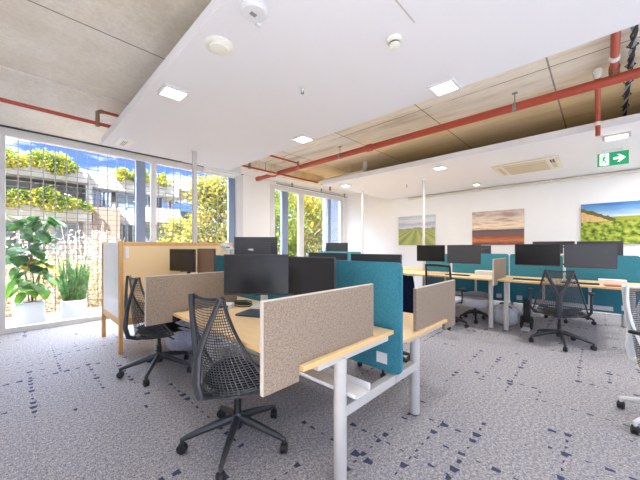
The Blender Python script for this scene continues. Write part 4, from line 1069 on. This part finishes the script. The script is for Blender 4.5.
tree('tall yellow green tree at the right of the first window', 5.35, 11.2, -3.5, 4.35, 1.2, 9000, 21, 'tree_yellow', -0.2)
tree('lower yellow tree before the building opposite, left of the taller one', 5.0, 13.4, -3.5, 2.75, 0.95, 5000, 22, 'tree_yellow', -0.2)
tree('yellow green tree filling the left pane of the second window', 8.6, 11.6, -3.5, 5.6, 1.7, 9000, 23, 'tree_green', -1.0)
tree('yellow green tree filling the middle of the second window', 10.6, 11.2, -3.5, 5.2, 1.7, 9000, 24, 'tree_yellow', -1.0)
tree('green tree behind the louvres at the right of the second window', 13.2, 12.0, -3.5, 5.2, 1.8, 6000, 25, 'tree_green', -1.0)
tree('dense green tree behind the others seen through the second window', 11.4, 14.8, -3.5, 6.4, 2.2, 8000, 26, 'tree_green', -1.0)
for i, (x, y, zt, r, n, m, lb) in enumerate(((-1.2, 10.6, 1.3, 1.2, 4200, 'shrub_tan', 'tan leaved shrub below the balcony at the far left of the first window'), (0.7, 10.5, 1.15, 1.1, 4200, 'shrub_tan', 'tan leaved shrub with pale twigs behind the two pot plants'), (2.2, 11.0, 1.0, 1.2, 3000, 'shrub_tan', 'tan shrub behind the cream screen'), (0.2, 12.6, 1.9, 1.3, 1500, 'shrub_pale', 'bare twiggy pale shrub in front of the white building'), (1.9, 13.2, 2.0, 1.3, 1300, 'shrub_pale', 'bare twiggy shrub in front of the brown brick panel'))):
    shrub(lb, x, y, -3.5 if zt > 1.5 else -2.2, zt, r, n, 40 + i, m)
# wire trellis outside the balcony
t = thing('wire_trellis', 'fine wire trellis grid hung outside the first window', 'trellis', (2.0, 8.45, 0))
b = MB()
for i in range(45): x = -3.6 + i * 0.185; b.box((x - 0.0075, -0.0075, -0.03), (x + 0.0075, 0.0075, 4.3))
b.build('vertical_wires', M['wire'], t)
b = MB()
for i in range(36): z = 0.1 + i * 0.115; b.box((-3.7, -0.005, z - 0.005), (4.7, 0.005, z + 0.005))
b.build('horizontal_wires', M['wire'], t)
t = thing('louvre_screen', 'pale blue grey louvre screen outside the right end of the second window', 'louvre', (9.6, 8.3, -0.03))
b = MB()
for i in range(40): b.box((-0.62, -0.05, 0.1 + i * 0.095), (0.9, 0.03, 0.165 + i * 0.095), rot=Matrix.Rotation(0.5, 3, 'X'))
b.build('slats', M['frame_blue'], t)
b = MB()
for x in (-0.65, 0.9): b.box((x - 0.03, -0.06, 0), (x + 0.03, 0.06, 4.0))
b.build('uprights', M['frame_blue'], t)

# pot plants on the balcony
t = thing('potted_plant', 'tall climbing plant with big green and yellowing leaves in a white pot outside the window', 'plant', (0.2, 7.6, -0.03))
b = MB(); b.box((-0.215, -0.15, 0), (0.215, 0.15, 0.44), 0.025, seg=3); b.build('pot', M['pot'], t, True)
b = MB(); b.box((-0.19, -0.125, 0.425), (0.19, 0.125, 0.445), 0.01); b.build('soil', M['soil'], t)
b = MB()
b.tube([(0.04, 0, 0.43), (0.06, 0.01, 0.8), (0.02, 0.0, 1.2), (0.08, 0.0, 1.6), (0.12, 0, 2.0)], [0.014, 0.013, 0.011, 0.009, 0.006], 8)
b.tube([(0.0, 0.03, 0.43), (-0.05, 0.0, 1.0), (-0.1, 0, 1.5), (-0.04, 0, 1.8)], [0.013, 0.011, 0.009, 0.006], 8)
b.tube([(0.08, 0, 0.43), (0.14, 0.0, 0.9), (0.2, 0, 1.4), (0.26, 0, 1.75)], [0.012, 0.01, 0.008, 0.006], 8); b.build('stems', M['stem'], t, True)
def broad_leaf(mb, p, d, L, W, rnd):
    p = Vector(p); d = Vector(d).normalized(); side = d.cross(Vector((0, 0, 1))).normalized()
    if rnd.random() < 0.7: side = (side * 0.8 + Vector((rnd.uniform(-.5, .5), rnd.uniform(-.3, .3), rnd.uniform(-.4, .4)))).normalized()
    up = side.cross(d).normalized(); rows = []
    for i in range(8):
        s = i / 7; w = W * (math.sin(PI * min(1, s * 0.9 + 0.08)) ** 0.7) * (1 - 0.2 * s)
        if i == 7: w = 0.004
        c_ = p + d * L * s - Vector((0, 0, 0.35 * L * s * s)) 
        rows.append([mb.bm.verts.new(c_ + side * w * q + up * (0.18 * w * abs(q))) for q in (-1, -0.5, 0, 0.5, 1)])
    for a, bb in zip(rows, rows[1:]):
        for k in range(4): mb.bm.faces.new([a[k], a[k + 1], bb[k + 1], bb[k]])
rnd = random.Random(5)
groups = {'leaf_dark': [], 'leaf_bright': [], 'leaf_yellow': []}
for i in range(84):
    z = rnd.uniform(0.62, 2.02); wd = 0.30 if z > 1.5 else (0.24 if z > 1.0 else 0.2)
    x = rnd.uniform(-wd, wd) + (0.05 if z > 1.7 else -0.01)
    m = 'leaf_bright' if z < 0.95 else ('leaf_yellow' if (0.95 < z < 1.25 and rnd.random() < 0.4) else 'leaf_dark')
    groups[m].append((x, rnd.uniform(-0.12, 0.1), z))
for m, L in groups.items():
    b = MB()
    for p in L: broad_leaf(b, p, (rnd.uniform(-0.8, 0.8), rnd.uniform(-0.9, 0.1), rnd.uniform(-0.5, 0.5)), rnd.uniform(0.2, 0.31), rnd.uniform(0.09, 0.135), rnd)
    o = b.build('leaves', M[m], t, True)
    o['label'] = {'leaf_dark': 'dark green upper leaves', 'leaf_bright': 'bright green lower leaves', 'leaf_yellow': 'yellowing middle leaves'}[m]
t = thing('snake_plant', 'snake plant with upright sword leaves in a white pot outside the window', 'plant', (0.83, 7.56, -0.03))
b = MB(); b.box((-0.19, -0.15, 0), (0.19, 0.15, 0.40), 0.025, seg=3); b.build('pot', M['pot'], t, True)
b = MB(); b.box((-0.165, -0.125, 0.385), (0.165, 0.125, 0.405), 0.01); b.build('soil', M['soil'], t)
b = MB(); rnd = random.Random(12)
for i in range(21):
    x = -0.15 + 0.015 * i + rnd.uniform(-0.02, 0.02); y = rnd.uniform(-0.1, 0.1); H = rnd.uniform(0.5, 1.1); lean = Vector((x * rnd.uniform(0.1, 0.9) + rnd.uniform(-.05, .07) + (0.26 if i in (3, 9) else 0), y * 1.0, H)); W = rnd.uniform(0.028, 0.044); tw = rnd.uniform(-0.5, 0.5)
    rows = []
    for k in range(7):
        s = k / 6; w = W * (0.7 + 0.6 * s if s < 0.5 else 1.0 - 0.98 * ((s - 0.5) / 0.5) ** 1.6)
        c_ = Vector((x, y, 0.38)) + Vector((lean.x * s ** 1.4, lean.y * s, lean.z * s)); a = tw + s * 0.6
        dv = Vector((math.cos(a), math.sin(a), 0)); nv = Vector((-math.sin(a), math.cos(a), 0))
        rows.append([b.bm.verts.new(c_ - dv * w), b.bm.verts.new(c_ + nv * w * 0.35), b.bm.verts.new(c_ + dv * w)])
    for p, q in zip(rows, rows[1:]):
        for k in range(2): b.bm.faces.new([p[k], p[k + 1], q[k + 1], q[k]])
b.build('leaves', M['snake'], t, True)

# ------------------------------------------------------------------ light
def area(name, loc, rot, sx, sy, power, col=(1, 1, 1), spread=180):
    l = bpy.data.lights.new(name, 'AREA'); l.shape = 'RECTANGLE'; l.size = sx; l.size_y = sy; l.energy = power; l.color = col[:3]
    l.spread = math.radians(spread)
    o = bpy.data.objects.new(name, l); COL.objects.link(o); o.location = loc; o.rotation_euler = rot
    return o
LAMP = 9
WARM = (1.0, 0.97, 0.94)
for (x, y, z, _) in LIGHTS: area('downlight_lamp', (x, y, z - 0.03), (0, 0, 0), 0.19, 0.19, LAMP * (2.0 if x > 5 else 0.45), WARM)
for i, (x, y, z) in enumerate(((1.10, -0.6, ZP), (2.86, -0.9, ZP), (5.9, -1.4, ZQ), (7.8, -1.6, ZQ))):
    downlight(['square ceiling light behind the camera on the near raft left edge', 'square ceiling light behind the camera on the near raft right edge', 'square ceiling light out of frame on the far raft', 'square ceiling light out of frame on the far raft by the wall'][i], x, y, z)
    area('downlight_lamp', (x, y, z - 0.03), (0, 0, 0), 0.19, 0.19, LAMP * (2.0 if x > 5 else 0.45), WARM)
sun = bpy.data.lights.new('sun', 'SUN'); sun.energy = 13.0; sun.angle = math.radians(0.6); sun.color = (1.0, 0.97, 0.93)
so = bpy.data.objects.new('sun', sun); COL.objects.link(so)
d = Vector((0.58, 0.33, -0.74)).normalized(); so.rotation_euler = d.to_track_quat('-Z', 'Y').to_euler()

w = bpy.data.worlds.new('sky'); scene.world = w; w.use_nodes = True
nt = w.node_tree; bg = nt.nodes['Background']
tc = nt.nodes.new('ShaderNodeTexCoord'); sp = nt.nodes.new('ShaderNodeSeparateXYZ'); nt.links.new(tc.outputs['Generated'], sp.inputs[0])
rp = nt.nodes.new('ShaderNodeValToRGB'); cr = rp.color_ramp
for e, (p, c) in zip([cr.elements[0], cr.elements[1], cr.elements.new(0.2), cr.elements.new(0.45)], [(0.0, lin(150, 164, 190)), (1.0, lin(40, 76, 160)), (0.12, lin(84, 116, 184)), (0.4, lin(52, 88, 170))]):
    e.position = p; e.color = c
nt.links.new(sp.outputs[2], rp.inputs[0])
mp = nt.nodes.new('ShaderNodeMapping'); mp.inputs['Scale'].default_value = (1, 1, 3.2); nt.links.new(tc.outputs['Generated'], mp.inputs[0])
nz = nt.nodes.new('ShaderNodeTexNoise'); nz.inputs['Scale'].default_value = 3.4; nz.inputs['Detail'].default_value = 7; nz.inputs['Roughness'].default_value = 0.62; nt.links.new(mp.outputs[0], nz.inputs['Vector'])
cl = nt.nodes.new('ShaderNodeValToRGB'); cl.color_ramp.elements[0].position = 0.47; cl.color_ramp.elements[1].position = 0.6; nt.links.new(nz.outputs[0], cl.inputs[0])
mx = nt.nodes.new('ShaderNodeMix'); mx.data_type = 'RGBA'; nt.links.new(cl.outputs[0], mx.inputs[0]); nt.links.new(rp.outputs[0], mx.inputs[6]); mx.inputs[7].default_value = (0.8, 0.82, 0.86, 1)
# unseen sky glow added above the window side to brighten the room
hi = nt.nodes.new('ShaderNodeMapRange'); hi.interpolation_type = 'SMOOTHSTEP'; nt.links.new(sp.outputs[2], hi.inputs[0])
hi.inputs[1].default_value = 0.36; hi.inputs[2].default_value = 0.62; hi.inputs[3].default_value = 0.0; hi.inputs[4].default_value = 1.0
fy = nt.nodes.new('ShaderNodeMapRange'); fy.interpolation_type = 'SMOOTHSTEP'; nt.links.new(sp.outputs[1], fy.inputs[0])
fy.inputs[1].default_value = -0.1; fy.inputs[2].default_value = 0.35
ml = nt.nodes.new('ShaderNodeMath'); ml.operation = 'MULTIPLY'; nt.links.new(hi.outputs[0], ml.inputs[0]); nt.links.new(fy.outputs[0], ml.inputs[1])
ma = nt.nodes.new('ShaderNodeMath'); ma.operation = 'MULTIPLY_ADD'; nt.links.new(ml.outputs[0], ma.inputs[0]); ma.inputs[1].default_value = 25.0; ma.inputs[2].default_value = 1.35
nt.links.new(ma.outputs[0], bg.inputs[1])
nt.links.new(mx.outputs[2], bg.inputs[0]); bg.inputs[1].default_value = 2.2

# ------------------------------------------------------------------ camera and view
cam = bpy.data.cameras.new('camera'); co = bpy.data.objects.new('camera', cam); COL.objects.link(co)
cam.sensor_width = 36; cam.lens = 293 / 640 * 36; cam.shift_y = 7 / 640; cam.clip_start = 0.05
co.location = (0, 0, 1.42); co.rotation_euler = (PI / 2, 0, math.atan2(280, 293) - PI / 2)
scene.camera = co
vs = scene.view_settings
vs.view_transform = 'Standard'; vs.look = 'None'; vs.gamma = 1.0; vs.use_curve_mapping = False; vs.exposure = 1.36
scene.cycles.use_denoising = True
scene.cycles.max_bounces = 10; scene.cycles.diffuse_bounces = 6; scene.cycles.transparent_max_bounces = 12
scene.cycles.sample_clamp_indirect = 6.0
